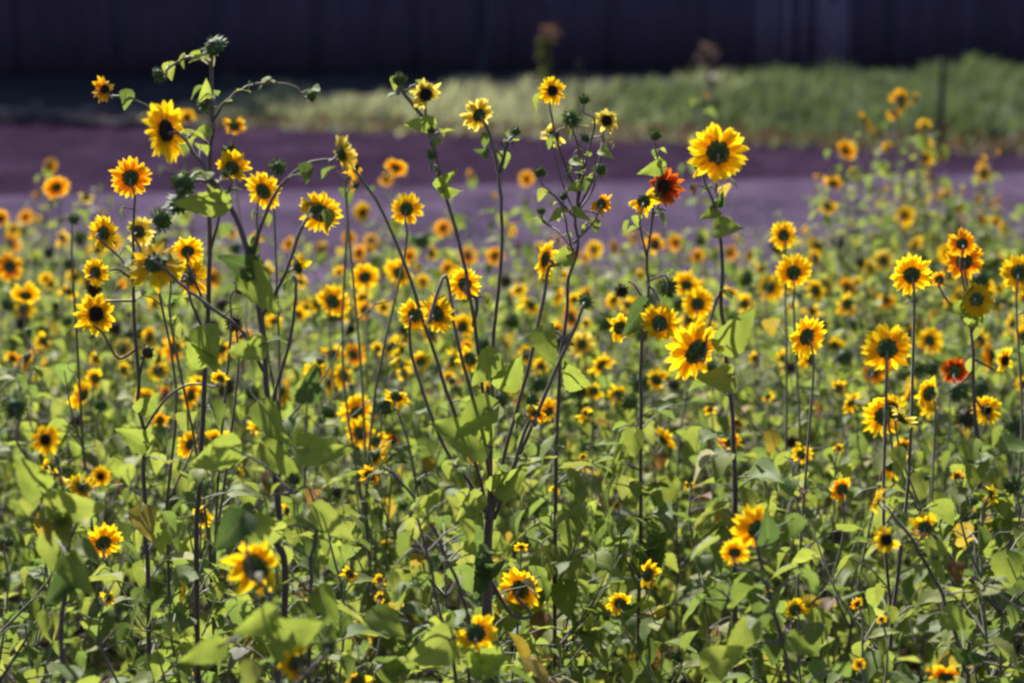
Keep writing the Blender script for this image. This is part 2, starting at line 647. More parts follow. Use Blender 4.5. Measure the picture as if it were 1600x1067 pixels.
def leaf_on(mbf, p, az, pet, size, hi=True, up=None, tint=None):
    size = size * .86
    """a leaf with its petiole leaving point p in direction az"""
    q = np.array([sin(az), cos(az), 0.])
    rise = RU(.1, .75)
    tip = p + q * pet + np.array([0, 0, pet * rise])
    if covers(tip + q * size * .4 - [0, 0, size * .25], size):
        return
    mid = p + q * pet * .5 + np.array([0, 0, pet * rise * .75])
    tc = STEM_PALE * RU(.5, .9) if rng.random() < .35 else STEM_GREEN * RU(.6, 1)
    tube(mbf, [p, mid, tip], .0022 + size * .008, .0012 + size * .006, 4 if hi else 3, tc, mat=1)
    helio = q[0] * sun_vec[0] + q[1] * sun_vec[1]            # blades turn their faces to the sun
    dz = -RU(1.4, 3.2) if rng.random() < .36 else RU(-1.1, .3) - .55 * helio
    dirv = q + np.array([RU(-.35, .35), RU(-.35, .35), dz])
    nrm = np.array([RU(-.5, .5), RU(-.5, .5), 1.]) + q * .45 + sun_vec * .35
    add_leaf(mbf, tip, dirv, nrm, size, hi, tint)


PCOL = {'y': ((.98, .70, .014), (.97, .63, .010)), 'o': ((.95, .55, .013), (.91, .42, .009)),
        'p': ((.86, .74, .17), (.82, .60, .06)), 'r': ((.72, .17, .01), (.34, .04, .008))}


def petals_mb(seed, ragged, mb=None, mat=0, col='y', hi=True):
    r = np.random.default_rng(seed)
    mb = mb or MB()
    c0, c1 = PCOL[col]
    c0, c1 = np.array(c0), np.array(c1)
    n = int(r.integers(17, 23))
    gap_a, gap_w = r.uniform(0, 2 * pi), (r.uniform(.8, 2.4) if ragged else 0)
    nu = 6 if hi else 3
    cone = r.uniform(-.38, .5)
    for row in range(2):
        for k in range(n if row == 0 else n * 2 // 3):
            a = 2 * pi * (k + .5 * row) / (n if row == 0 else n * 2 // 3) + r.normal(0, .07)
            da = (a - gap_a + pi) % (2 * pi) - pi
            if abs(da) < gap_w / 2 and r.random() < .85:
                continue
            if r.random() < (.22 if ragged else .04):
                continue
            L = r.uniform(.56, .72) * (.88 if row else 1) * (r.uniform(.6, 1) if ragged else 1)
            W = r.uniform(.11, .155)
            t = np.linspace(0, 1, nu + 1)
            w = W * np.sin(pi * np.clip(.12 + .86 * t, 0, 1)) ** .7
            w[-1] = .004
            curl = r.uniform(-.25, .3) + (r.uniform(-.9, .6) if ragged else 0)
            rr = .26 + L * 1.04 * t
            zz = -.03 * row + cone * L * t + curl * L * t ** 2
            tw = r.uniform(-.5, .5)
            side = np.array([-sin(a), cos(a), 0])
            out = np.array([cos(a), sin(a), 0])
            bend = r.normal(0, .05)
            P = np.zeros((nu + 1, 3, 3))
            for i in range(nu + 1):
                c = out * rr[i] + side * bend * t[i] ** 2 + np.array([0, 0, zz[i]])
                sv = side * cos(tw * t[i]) + np.array([0, 0, 1]) * sin(tw * t[i])
                P[i, 0] = c - sv * w[i] + np.array([0, 0, .25 * w[i]])
                P[i, 1] = c
                P[i, 2] = c + sv * w[i] + np.array([0, 0, .25 * w[i]])
            i, j = np.meshgrid(np.arange(nu), np.arange(2), indexing='ij')
            Q = np.stack([i * 3 + j, i * 3 + j + 1, (i + 1) * 3 + j + 1, (i + 1) * 3 + j], -1).reshape(-1, 4)
            UV = np.stack(np.broadcast_arrays(np.array([0, .5, 1])[None, :], t[:, None]), -1).reshape(-1, 2)
            g = np.clip(t * 1.6 - .1, 0, 1)[:, None]
            c = (c1 * (1 - g) + c0 * g) * r.uniform(.85, 1.08)
            mb.add(P.reshape(-1, 3), Q, uv=UV, tint=np.repeat(c, 3, 0), mat=mat)
    return mb


def lathe(mb, prof, sides, tint, mat=0, jitter=0, r=None):
    prof = np.array(prof)
    ang = np.arange(sides) * 2 * pi / sides
    V = np.stack([prof[:, None, 0] * np.cos(ang), prof[:, None, 0] * np.sin(ang), np.broadcast_to(prof[:, None, 1], (len(prof), sides))], -1)
    if jitter and r is not None:
        V = V + r.normal(0, jitter, V.shape)
    n = len(prof)
    i, j = np.meshgrid(np.arange(n - 1), np.arange(sides), indexing='ij')
    j2 = (j + 1) % sides
    Q = np.stack([i * sides + j, i * sides + j2, (i + 1) * sides + j2, (i + 1) * sides + j], -1).reshape(-1, 4)
    mb.add(V.reshape(-1, 3), Q, tint=tint, mat=mat)


def bract(mb, a, r0, z0, L, W, elev, tint, mat=0):
    out = np.array([cos(a), sin(a), 0])
    side = np.array([-sin(a), cos(a), 0])
    u = out * cos(elev) + np.array([0, 0, sin(elev)])
    b = out * r0 + np.array([0, 0, z0])
    up = np.cross(u, side)
    V = [b - side * W * .7, b + side * W * .7, b + u * L * .45 + side * W + up * .01, b + u * L * .45 - side * W + up * .01,
         b + u * L - up * L * .18]
    mb.add(V, [(0, 1, 2, 3)], [(3, 2, 4)], tint=tint, mat=mat)


def calyx_mb(seed, kind='f', mb=None, mat=0):
    """green back of the head: a shallow cup with rows of pointed bracts; +Z is where the flower faces"""
    r = np.random.default_rng(seed)
    mb = mb or MB()
    c = np.array([.058, .098, .03]) if kind != 'k' else np.array([.045, .035, .025])
    if kind == 'b':
        lathe(mb, [(.02, -.6), (.3, -.52), (.52, -.25), (.58, 0), (.5, .28), (.3, .45), (.02, .5)], 12, c * 1.1, mat, .015, r)
        for row, (r0, z0, L, el, m) in enumerate(((.5, -.2, .55, .9, 12), (.55, -.05, .6, 1.2, 13), (.42, .2, .5, 1.5, 9), (.4, -.35, .6, .35, 11))):
            for k in range(m):
                bract(mb, 2 * pi * k / m + r.normal(0, .12) + row, r0, z0, L * r.uniform(.8, 1.25), .11, el + r.normal(0, .2), c * r.uniform(.8, 1.7), mat)
        return mb
    depth = .2 if kind == 'f' else .42
    q = .7 if kind == 'f' else 1
    lathe(mb, [(.05, -depth - .04), (.2 * q, -depth), (.36 * q, -depth * .6), (.43 * q, -depth * .15), (.42 * q, .03), (.33 * q, .05)], 16, c, mat, .008, r)
    for row, (r0, z0, L, el, m) in enumerate(((.3, -depth * .8, .3, .15, 12), (.38, -depth * .5, .32, .3, 15), (.41, -depth * .1, .26, .1, 16))):
        for k in range(m):
            if kind != 'f':
                el2 = el + r.normal(.2, .5)
            else:
                el2 = el + r.normal(-.05, .22)
            bract(mb, 2 * pi * k / m + r.normal(0, .1) + row, r0 * q, z0, L * (.42 if kind == 'f' else 1) * r.uniform(.7, 1.3), .065, el2, c * r.uniform(.8, 2.6), mat)
    return mb


def disc_mb(seed, kind='f', mb=None, mat=0):
    r = np.random.default_rng(seed + 7)
    mb = mb or MB()
    c = np.array([.022, .009, .006]) if kind in 'fgk' else np.array([.07, .085, .03])
    prof = [(.31, .03), (.29, .09), (.23, .12), (.18, .125), (.09, .11), (.01, .10)]
    lathe(mb, prof, 20, c, mat, .012, r)
    for k in range(70):                       # florets
        a, q = r.uniform(0, 2 * pi), .30 * math.sqrt(r.random())
        x, y = q * cos(a), q * sin(a)
        h = r.uniform(.02, .06)
        s = .016
        b = np.array([x, y, .105])
        V = [b + [s, 0, 0], b + [-s * .5, s * .87, 0], b + [-s * .5, -s * .87, 0], b + [x * .1, y * .1, h]]
        mb.add(V, None, [(0, 1, 3), (1, 2, 3), (2, 0, 3)], tint=c * r.uniform(1, 3.5), mat=mat)
    return mb


CACHE = {}


def cached(key, fn):
    if key not in CACHE:
        CACHE[key] = fn()
    return CACHE[key]


def add_head(parent, P, nrm, R, kind, col, hi, roll=None):
    """a flower head, bud or seed head as a part of its plant"""
    v = int(rng.integers(0, 11))
    if kind in 'fg':
        R *= 1.17 if hi else 1.25
    F = frame(np.array([0, 0, 1.]) if abs(nrm[2]) < .9 else np.array([0, 1., 0]), nrm)
    from mathutils import Matrix
    # local +Z must be nrm
    z = unit(nrm)
    x = unit(np.cross([0.02, 0.05, 1.] if abs(z[2]) < .95 else [1., 0, 0], z))
    y = np.cross(z, x)
    rl = RU(0, 6.28) if roll is None else roll
    x2 = x * cos(rl) + y * sin(rl)
    y2 = np.cross(z, x2)
    M = Matrix(((x2[0] * R, y2[0] * R, z[0] * R, P[0]), (x2[1] * R, y2[1] * R, z[1] * R, P[1]), (x2[2] * R, y2[2] * R, z[2] * R, P[2]), (0, 0, 0, 1)))
    if kind == 'b':
        o = link("bud", cached(('b', v), lambda: calyx_mb(v, 'b').mesh("bud", M_calyx)), parent)
    elif kind in ('s', 'k'):
        if hi:
            o = link("seed_head", cached((kind, v), lambda: calyx_mb(v, kind).mesh("seed_head", M_calyx)), parent)
            link("disc", cached(('d', kind, v), lambda: disc_mb(v, kind).mesh("disc", M_disc)), o)
        else:
            o = link("seed_head", cached((kind, v, 'lo'), lambda: disc_mb(v, kind, calyx_mb(v, kind), 1).mesh("seed_head", [M_calyx, M_disc])), parent)
        o["label"] = "green petalless head" if kind == 's' else "dark withered seed head"
    else:
        rg = kind == 'g'
        if hi:
            o = link("flower_head", cached(('f', v), lambda: calyx_mb(v, 'f').mesh("flower_head", M_calyx)), parent)
            link("petals", cached(('p', v, col, rg), lambda: petals_mb(v, rg, col=col).mesh("petals", M_petal)), o)
            link("disc", cached(('d', 'f', v), lambda: disc_mb(v, 'f').mesh("disc", M_disc)), o)
        else:
            o = link("flower_head", cached(('fl', v, col, rg), lambda: disc_mb(v, 'f', calyx_mb(v, 'f', petals_mb(v, rg, col=col, hi=False), 1), 2)
                                            .mesh("flower_head", [M_petal, M_calyx, M_disc])), parent)
        if col == 'r':
            o["label"] = "rusty red flower"
        elif col == 'p':
            o["label"] = "pale lemon flower"
    o.matrix_local = M
    return o


def facing(yaw, pitch):
    """yaw 0 looks away from the camera, 90 to the right, 180 to the camera"""
    a, p = rad(yaw), rad(pitch)
    return np.array([sin(a) * cos(p), cos(a) * cos(p), sin(p)])


PLANTS = []        # records for the labels


def new_plant(base):
    return link("sunflower_plant", None, loc=tuple(base))


def side_shoot(ms, mf, p, az, L, hi, leafsz, tip_bud=None):
    q = np.array([sin(az), cos(az), 0.])
    a = p + q * L * .45 + [0, 0, L * .5]
    b = p + q * L * .7 + [0, 0, L]
    path = smooth_path([p, a, b], 3)
    tube(ms, path, .0035, .002, 5 if hi else 3, STEM_DARK * .9, tint2=STEM_GREEN)
    for k in range(int(rng.integers(3, 6))):
        i = int(rng.integers(1, len(path)))
        leaf_on(mf, path[i], az + RU(-1.9, 1.9), RU(.015, .05), leafsz * RU(.6, 1.05), hi)
    return b


def auto_plant(base, heads, hi, nleaf=26, fork=None, bushy=4, z_lo=.12, clump=False):
    """heads: (P world, n, R, kind, col).  returns the root"""
    base = np.array([base[0], base[1], 0.])
    root = new_plant(base)
    global BASE
    BASE = base
    ms, mf = MB(), MB()
    top = max([h[0][2] for h in heads] + [.8])
    hmain = max(heads, key=lambda h: h[0][2])
    sides = 6 if hi else 4
    fz = top * RU(.5, .68) if fork is None else fork
    Pm = hmain[0] - base
    lean = Pm * np.array([1, 1, 0])
    fk = lean * .35 + np.array([RU(-.02, .02), RU(-.02, .02), fz])
    trunk = smooth_path([np.zeros(3), fk * .3 + [RU(-.03, .03), RU(-.03, .03), 0], fk * .65 + [RU(-.035, .035), RU(-.03, .03), 0], fk], 4)
    hue = rng.random()
    sd = STEM_DARK * (1 - hue) + STEM_GREEN * .55 * hue
    r0 = .0035 + top * .0015
    tube(ms, trunk, r0, r0 * .75, sides, sd * 1.1, tint2=sd, knob=.06)
    stems = [trunk]
    for (P, n, R, kind, col) in heads:
        P = P - base
        s = np.array(fk) if P is Pm or rng.random() < .5 else trunk[int(len(trunk) * RU(.55, .95))]
        neck = P - n * (.2 * R if kind != 'b' else .5 * R)
        nk2 = P - n * (.2 * R + .025) + np.array([0, 0, -.035])
        lo = nk2 + np.array([0, 0, -.09]) * (1 if (nk2 - s)[2] > .15 else .2)
        mid = s * .5 + lo * .5 + np.array([RU(-.045, .045), RU(-.03, .03), .0])
        path = smooth_path([s, mid, lo, nk2, neck], 3)
        tube(ms, path, r0 * .7, .0024, sides, sd, tint2=STEM_GREEN * .6 + STEM_PALE * .35)
        stems.append(path[:-3])
        add_head(root, P, n, R, kind, col, hi)
        for k in range(int(rng.integers(4, 8))):
            i = int(rng.integers(1, len(path) - 3))
            leaf_on(mf, path[i], RU(0, 6.28), RU(.012, .05), RU(.035, .085), hi)
    az = RU(0, 6.28)
    for k in range(nleaf):
        f = (k + .5) / nleaf
        z = z_lo + (min(top * .93, 1.75) - z_lo) * f
        st = trunk if z < fk[2] else stems[1 + int(rng.integers(len(stems) - 1))]
        i = int(np.argmin(np.abs(st[:, 2] - z)))
        az += 2.4 + RU(-.4, .4)
        leaf_on(mf, st[i], az, RU(.03, .13), (RU(.05, .1) if clump else RU(.07, .13)) * (1.05 - .35 * f), hi)
    for k in range(bushy):
        i = int(len(trunk) * RU(.3, .99))
        side_shoot(ms, mf, trunk[i], RU(0, 6.28), RU(.18, .42), hi, RU(.07, .1))
    ms.build("stem", M_stem, root)
    mf.build("foliage", [M_leaf, M_stem], root)
    return root


# ------------------------------------------------------------------ the other flowers of the photograph
# x, y, size, colour, kind, yaw, pitch [, distance]
FL = """76 258 24 o f 50 0 12.5|88 292 40 o f 5 30 10|293 184 30 o g 20 10 11|366 197 40 o g 10 5 8.5|412 298 62 y f 8 5 6.6|435 262 34 p s 0 0 6.8
255 342 50 o s 30 10 6.2|115 343 24 y b 0 50 6.8|135 309 24 p g 0 0 11|0 342 30 o f 0 0 10|557 262 38 o g 100 0 7|556 290 34 o g 80 -20 7.2
619 262 34 o f 30 30 10|603 280 24 o g 20 0 12|567 332 32 y f 170 20 11|635 327 50 y f -5 0 6.8|692 357 28 o f 0 0 12.5|737 274 20 o f 70 0 13|823 280 24 o f 0 0 13
1102 147 13 o g 60 0 13|1352 189 32 o f 40 15 12.6|1407 157 40 o g 30 10 12.6|1430 156 22 o g 70 10 12.8|1396 177 24 o g 0 0 12.8|1366 204 14 o g 60 0 12.5
1322 236 32 o f 60 10 12.3|1387 230 18 o g 70 0 13|1333 270 20 o g 30 0 12|1301 287 32 o g 60 0 11.5|1293 322 32 y g 30 -20 11|1280 275 14 o g 70 0 12.5
1445 248 26 o g 50 0 12.7|1453 277 30 o g 60 0 12.7|1468 245 15 o g 70 0 12.8|1537 270 34 o g 60 0 12.3|1558 240 16 o g 70 0 12.5|1534 250 18 o g 20 0 12.7
1502 297 20 o g 60 0 12.5|1482 302 15 o g 60 0 12.6|1527 309 20 o g 60 0 12.2|1532 339 32 o g 40 0 12|1507 341 20 o g 60 0 12.4|1556 348 20 o g 60 0 12
1413 337 30 y f 20 0 12|1418 354 18 o g 40 0 12.1|1463 339 15 y g 60 0 12.4|1224 368 44 y f 5 10 7.4
17 380 34 o f 20 0|15 417 44 o f 10 0|78 395 26 y k 80 0|125 372 32 y s 0 0|111 411 38 y s 10 -10|116 433 30 y g 0 0|267 431 34 y s 0 0 6
34 504 32 y k 170 0|89 477 24 y k 20 0|40 461 44 y f 10 45|108 456 34 y g 0 20|105 502 24 y s 0 0|78 441 26 p f 160 0
365 506 34 y k 165 0 5.9|378 450 34 y k 110 0 5.8|500 390 28 o f 20 0|520 471 54 y f -8 10|520 552 46 y g 0 20|494 581 46 y g -20 5|516 597 50 y f 65 10|442 610 52 y f 65 5
192 578 28 y g -30 0|327 542 40 y g 0 0|304 527 24 y s 0 0|258 617 30 r g 40 0|250 657 34 o g -20 0|120 657 30 y k 60 0|158 632 30 y s 0 0|338 684 42 y f 10 50|68 532 34 y g 0 10
429 502 28 y g 0 0|243 475 30 y g 10 10|570 433 46 y f 5 10|624 426 46 y f 10 10|580 377 26 o f 0 0|560 395 28 o f 0 0|628 515 28 y s 0 0|552 554 38 o f 10 0
548 515 22 r k 140 0|557 644 56 y f -10 20|563 676 54 y f 15 0|612 690 26 r g 0 0|810 452 32 y g 0 50|898 468 28 y g 0 20|958 468 34 y g 10 20|928 390 28 y f 0 0
959 387 24 o f 70 0|1026 593 48 y g 40 10|1056 380 26 o f 0 0|928 610 36 y g -10 0|965 617 36 y g 0 -10|915 505 20 y g 0 0|823 553 38 y g 0 0|845 573 32 y g 20 0|867 515 36 y g -20 0
729 542 22 o f 0 0|1053 600 26 y k 20 0|732 400 28 o f 0 0|773 400 28 o f 0 0|1073 445 44 y f 0 20|1090 475 50 y f 20 10|1163 475 36 y g 20 10|1240 426 56 y f -5 5
1294 445 36 y f 65 10|1323 475 44 y g -15 0|1424 429 66 y f 2 5|1381 407 34 p f 10 0|1360 418 28 y f 40 0|1593 426 60 y f 40 0|1384 468 32 o g 0 10|1485 475 24 y g 0 0
1259 525 66 y f -10 12|1386 545 76 y f 2 4|1453 532 40 y f 20 5|1365 581 40 o f 10 -30|1451 614 58 y g -30 0|1379 650 66 y f 15 8|1580 505 40 y g 0 0|1598 525 34 y g 0 0
1311 607 32 y g -20 0|1237 691 26 y k 170 0|1251 702 34 y g 30 0|1141 691 44 o g -10 10|1151 660 26 o g 0 10|1411 698 34 o g 0 0|1235 573 28 y k 0 0|1435 576 28 y s 0 0
1424 654 34 y s 0 0|1586 664 46 y s 20 0|78 731 34 y g 0 -20|76 778 16 y g 0 0|375 736 34 y g 100 0|314 808 46 y g -20 10|449 798 26 y g 60 0|285 924 38 y g 60 -10
169 933 30 y g 20 0|527 768 26 y k 20 0|547 896 34 y g 0 -10|594 933 22 y g 0 0|739 715 22 y f 0 0|911 714 18 y g 0 0|867 766 20 y g 0 0|815 854 24 y g 0 20|965 790 18 y g 0 0
1392 724 58 y g 5 5|1316 764 46 o g 20 10|1549 771 36 y g 40 0|1580 758 38 y s 0 0|1252 710 36 y g 0 10|1077 758 22 y g 0 0|1495 744 24 o g 0 0|1478 1055 62 o g 10 30
1242 953 46 y g -20 -10|1340 943 24 o g 0 0|1377 967 20 y g 0 0|1343 1038 22 y f 0 20|459 747 26 y s 0 0|1600 600 30 y g 0 0|1310 700 20 y g 0 0|1180 560 24 y g 0 0
150 560 26 y g 0 0|20 560 30 o g 30 0|480 480 24 y g 0 0|700 590 26 o g 0 0|600 480 26 y g 10 0|590 545 24 y g 0 0|760 575 26 y g 0 0|900 590 26 y g 0 0|1200 620 22 y g 0 0|1110 640 24 y g 0 0
640 400 24 o f 0 0|1090 400 22 o f 0 0|1140 395 24 o f 0 0|1190 420 22 y g 20 0|1170 400 18 o f 10 0|40 340 22 o f 0 0|20 360 24 y f 0 0|450 380 28 o g 0 0|470 440 26 y g 0 0|545 372 22 o f 0 0
880 430 20 y g 0 0|1000 430 20 y g 0 0|985 480 24 y g 20 0|1110 510 22 y g 0 0|1340 440 20 y g 0 0|1560 450 22 y g 0 0|1430 380 24 y g 10 0|1570 400 20 o g 0 0|700 420 24 o f 0 0|660 440 22 y f 0 0"""
flowers = []
for tok in FL.replace("\n", "|").split("|"):
    f = tok.split()
    x, y, size, col, kind, yaw, pitch = float(f[0]), float(f[1]), float(f[2]), f[3], f[4], float(f[5]), float(f[6])
    hc = 1.3
    dc = (CAM_H - hc) * FPX / (y + 60)
    if len(f) > 7:
        d = float(f[7])
    else:
        d = min(415. / size * RU(.9, 1.05), dc, 14.3)
        d = max(d, 4.75)
    flowers.append(dict(x=x, y=y, size=size, col=col, kind=kind, yaw=yaw + RU(-26, 26) * (1.9 if d > 9 else 1), pitch=pitch + RU(-18, 18), d=d))
CL = [(60, 440), (150, 470), (300, 500), (430, 440), (500, 530), (545, 440), (600, 500), (660, 520), (540, 640), (900, 480), (1050, 470), (1090, 520),
      (850, 560), (950, 590), (1300, 470), (1480, 440), (1590, 500), (1450, 560), (1180, 430), (700, 430), (350, 600), (20, 520), (760, 480), (230, 520), (470, 600)]
for k in range(185):
    if rng.random() < .3:
        x, y = RU(-10, 1610), 370 + 330 * RU(0, 1) ** 1.5
    else:
        cx, cy = CL[int(rng.integers(len(CL)))]
        x, y = cx + RU(-55, 55), max(372, cy + RU(-45, 60))
    if any(abs(f['x'] - x) < 17 and abs(f['y'] - y) < 17 for f in flowers):
        continue
    size = RU(26, 38) + (y - 370) / 330 * 16
    d = max(min(390. / size * RU(.9, 1.05), (CAM_H - 1.3) * FPX / (y + 60), 14.2), 4.9)
    flowers.append(dict(x=x, y=y, size=size, col='yyyyyyoyyop'[int(rng.integers(11))] if y < 560 else 'y', kind='ffggggsskb'[int(rng.integers(10))], yaw=RU(-70, 70), pitch=RU(-35, 40), d=d))

HEADS = [(f['x'], f['y'], f['size'], f['d']) for f in flowers]       # seen heads: no leaf may grow in front of one
BASE = None


def covers(P, size):
    """would a leaf of this size at local point P hide one of the seen heads"""
    if BASE is None:
        return False
    W = np.asarray(P) + BASE
    x, y = px_of(W)
    A = covers.arr
    if A is None or len(A) != len(HEADS):
        A = covers.arr = np.array(HEADS)
    rr = A[:, 2] * .42 + .42 * size * FPX / W[1]
    return bool(((A[:, 3] > W[1] - .02) & (np.abs(A[:, 0] - x) < rr) & (np.abs(A[:, 1] - y) < rr)).any())


covers.arr = None


# ------------------------------------------------------------------ hero plants, drawn from the photograph's stems
def hero(*a, **k):
    SPECS.append((a, k))
    for bp, head in a[2]:
        if head:
            HEADS.append((bp[-1][0], bp[-1][1], head[0], a[0]))
    return None


SPECS = []


def build_hero(d, trunk_px, branches, label, base_px=None, r=.008, leaves=26, keys=(), bottom_tint=STEM_DARK, extra=6, hide=0):
    """trunk_px: from the top down, (x, y) ; the last point continues straight down to the soil.
    branches: (points from the trunk outwards, head tuple (size, kind, colour, yaw, pitch) or None)"""
    T = [at(x, y, d) for x, y in trunk_px]
    bx = base_px if base_px is not None else trunk_px[-1][0]
    last = T[-1]
    base = np.array([last[0] + (bx - trunk_px[-1][0]) * d / FPX, d + RU(-.03, .03), 0])
    root = new_plant(base)
    global BASE
    BASE = base
    ms, mf = MB(), MB()
    pts = [base - base] + [p - base for p in reversed(T)]
    if pts[1][2] > .5:
        pts.insert(1, pts[1] * np.array([.6, .6, .5]))
    path = smooth_path(pts, 6)
    path[3:-4] += np.repeat(rng.normal(0, .006, (len(path) // 3 + 2, 3)), 3, axis=0)[3:len(path) - 4] * np.array([1, 1, 0]) * .5
    path = smooth_path(path[::2] if len(path) % 2 else np.vstack([path[::2], path[-1:]]), 3)
    tube(ms, path, r, r * .6, 9, bottom_tint * 1.1, tint2=STEM_DARK * .7 + STEM_PALE * .3, knob=.04)
    stems = [path]
    for bi, (bp, head) in enumerate(branches):
        dd = d + RU(-.12, .12)
        pp = [at(x, y, d * (1 - k / (len(bp) - 1)) + dd * k / (len(bp) - 1)) - base for k, (x, y) in enumerate(bp)]
        if head:
            size, kind, col, yaw, pitch = head
            n = facing(yaw, pitch)
            R = size / 2 * dd / FPX
            P = pp[-1].copy()
            neck = P - n * (.2 * R if kind != 'b' else .5 * R)
            pp = pp[:-1] + [P - n * (.2 * R + .02) + np.array([0, 0, -.01]), neck]
            if kind == 'b':
                R *= .95
            if kind in 'sk':
                R *= 1.4
            add_head(root, P, n, R, kind, col, True)
        bpth = smooth_path(pp, 5)
        if len(bpth) > 8:
            bpth[1:-3] += rng.normal(0, .0007, (len(bpth) - 4, 3))
        tube(ms, bpth, min(r * .52, .0050), min(.0036, r * .33), 8, STEM_DARK * 1.1, tint2=STEM_GREEN * .35 + STEM_PALE * .65, knob=.04)
        stems.append(bpth[:-4])
        for k in range(int(rng.integers(2, 5)) + len(bp) // 2):
            i = int(rng.integers(2, max(3, len(bpth) - 4)))
            leaf_on(mf, bpth[i], RU(0, 6.28), RU(.01, .04), RU(.02, .05), True)
    az = RU(0, 6)
    for k in range(leaves):
        f = (k + .5) / leaves
        z = .15 + (1.25 - .15) * f
        i = int(np.argmin(np.abs(path[:, 2] - z)))
        az += 2.4 + RU(-.4, .4)
        leaf_on(mf, path[i], az, RU(.05, .14), RU(.09, .15) * (1.05 - .3 * f), True)
    for k in range(hide):
        z = RU(.75, min(1.72, at(800, 600, d)[2] + .1))
        i = int(np.argmin(np.abs(path[:, 2] - z)))
        leaf_on(mf, path[i], RU(1.2, 5.1), RU(.02, .09), RU(.07, .12), True)
    for k in range(22):
        z = RU(.85, min(1.75, path[-1][2]))
        i = int(np.argmin(np.abs(path[:, 2] - z)))
        leaf_on(mf, path[i], RU(0, 6.28), RU(.02, .1), RU(.045, .09), True)
    for k in range(extra):
        z = RU(.4, 1.1)
        i = int(np.argmin(np.abs(path[:, 2] - z)))
        side_shoot(ms, mf, path[i], RU(0, 6.28), RU(.15, .35), True, RU(.07, .1))
    for (x0, y0, x1, y1, tn) in keys:
        a, b = at(x0, y0, d - .04) - base, at(x1, y1, d - .10) - base
        allp = np.concatenate(stems)
        cand = allp[allp[:, 2] < a[2] + .05] if (allp[:, 2] < a[2] + .05).any() else allp
        q = cand[np.argmin(np.linalg.norm(cand - a, axis=1))]
        tube(mf, smooth_path([q, (q + a) / 2 + [0, 0, .015], a], 3), .003, .002, 5, STEM_PALE * .7, mat=1)
        L = np.linalg.norm(b - a)
        tint = {'g': np.array([.27, .34, .07]), 'd': np.array([.07, .12, .04]), 'y': np.array([.34, .27, .07]), 'l': np.array([.33, .39, .09]),
                'b': np.array([.35, .17, .05])}[tn]
        nrm = np.array([RU(-.5, .3), -1., RU(-.15, .3)]) if tn != 'd' else np.array([.1, -1, -.1])
        add_leaf(mf, a, b - a, nrm, L * .78, True, tint, .6 if y0 < 340 else .85)
    ms.build("stem", M_stem, root)
    mf.build("foliage", [M_leaf, M_stem], root)
    assert len(label.split()) <= 16, label
    tag(root, label, "sunflower", GROUP)
    return root


GROUP = "sunflower plants growing in the bed"
hero_bases = []
H = []
# tallest plant, left
H.append(hero(5.5, [(330, 96), (331, 180), (329, 262), (325, 450), (318, 620), (312, 770), (309, 900)], [
    ([(330, 110), (331, 90), (332, 78), (337, 76)], (50, 's', 'y', 40, -35)),
    ([(329, 102), (318, 90), (290, 92), (262, 108), (245, 119)], (34, 's', 'y', -75, -20)),
    ([(331, 192), (352, 160), (385, 137), (425, 130), (462, 137), (490, 150)], (32, 's', 'y', 75, -15)),
    ([(330, 170), (334, 152), (322, 140), (318, 158), (324, 164)], (40, 's', 'o', 10, -40)),
    ([(331, 235), (312, 212), (292, 214), (270, 195), (215, 158), (178, 150), (164, 140)], (44, 'g', 'o', -150, 25)),
    ([(327, 400), (345, 330), (362, 285), (363, 262)], (54, 'f', 'y', 12, 20)),
    ([(329, 300), (352, 270), (360, 238)], (36, 's', 'y', 170, 30)),
    ([(320, 520), (298, 470), (290, 430), (297, 432)], (64, 'f', 'y', 35, 0)),
    ([(322, 480), (300, 430), (290, 400), (293, 392)], (50, 'f', 'y', -10, 25)),
], "tallest sunflower with drooping green petalless heads above the bare soil at upper left", r=.0072, leaves=18,
    keys=[(318, 92, 288, 90, 'l'), (322, 150, 318, 126, 'l'), (325, 205, 290, 215, 'g'), (322, 520, 338, 595, 'g'), (322, 560, 275, 520, 'g')], extra=4))
# long arching plant with the big dark-eyed flower
H.append(hero(5.2, [(345, 300), (375, 355), (398, 450), (412, 560), (424, 680), (434, 820), (440, 930)], [
    ([(350, 306), (325, 270), (302, 238), (278, 208), (258, 205)], (96, 'f', 'y', 119, 8)),
    ([(348, 302), (320, 283), (292, 288), (275, 315), (282, 322)], (60, 's', 'y', 20, -65)),
    ([(350, 312), (342, 296), (335, 282), (350, 272)], (20, 'b', 'y', 20, 20)),
    ([(398, 450), (400, 380), (432, 300), (478, 258), (515, 250), (534, 240)], (58, 'f', 'p', 55, 12)),
    ([(405, 500), (440, 440), (470, 360), (485, 335), (500, 332)], (66, 'f', 'y', 10, 5)),
    ([(412, 580), (380, 520), (330, 480), (290, 450), (262, 425), (243, 412)], (84, 'f', 'y', 5, -42)),
    ([(398, 450), (396, 420), (393, 392)], (26, 'b', 'y', 0, 60)),
    ([(340, 292), (310, 270), (287, 286)], (52, 's', 'p', 10, 10)),
    ([(420, 650), (455, 520), (462, 440), (466, 417)], (54, 'g', 'y', 60, 10)),
], "tall arching sunflower whose dark-eyed yellow flower turns towards the viewer at upper left", r=.0088, leaves=16,
    keys=[(398, 420, 330, 400, 'd'), (395, 430, 440, 520, 'g'), (345, 318, 250, 318, 'g'), (420, 700, 490, 760, 'g'), (415, 640, 455, 720, 'g'),
          (405, 540, 340, 560, 'g')], extra=5))
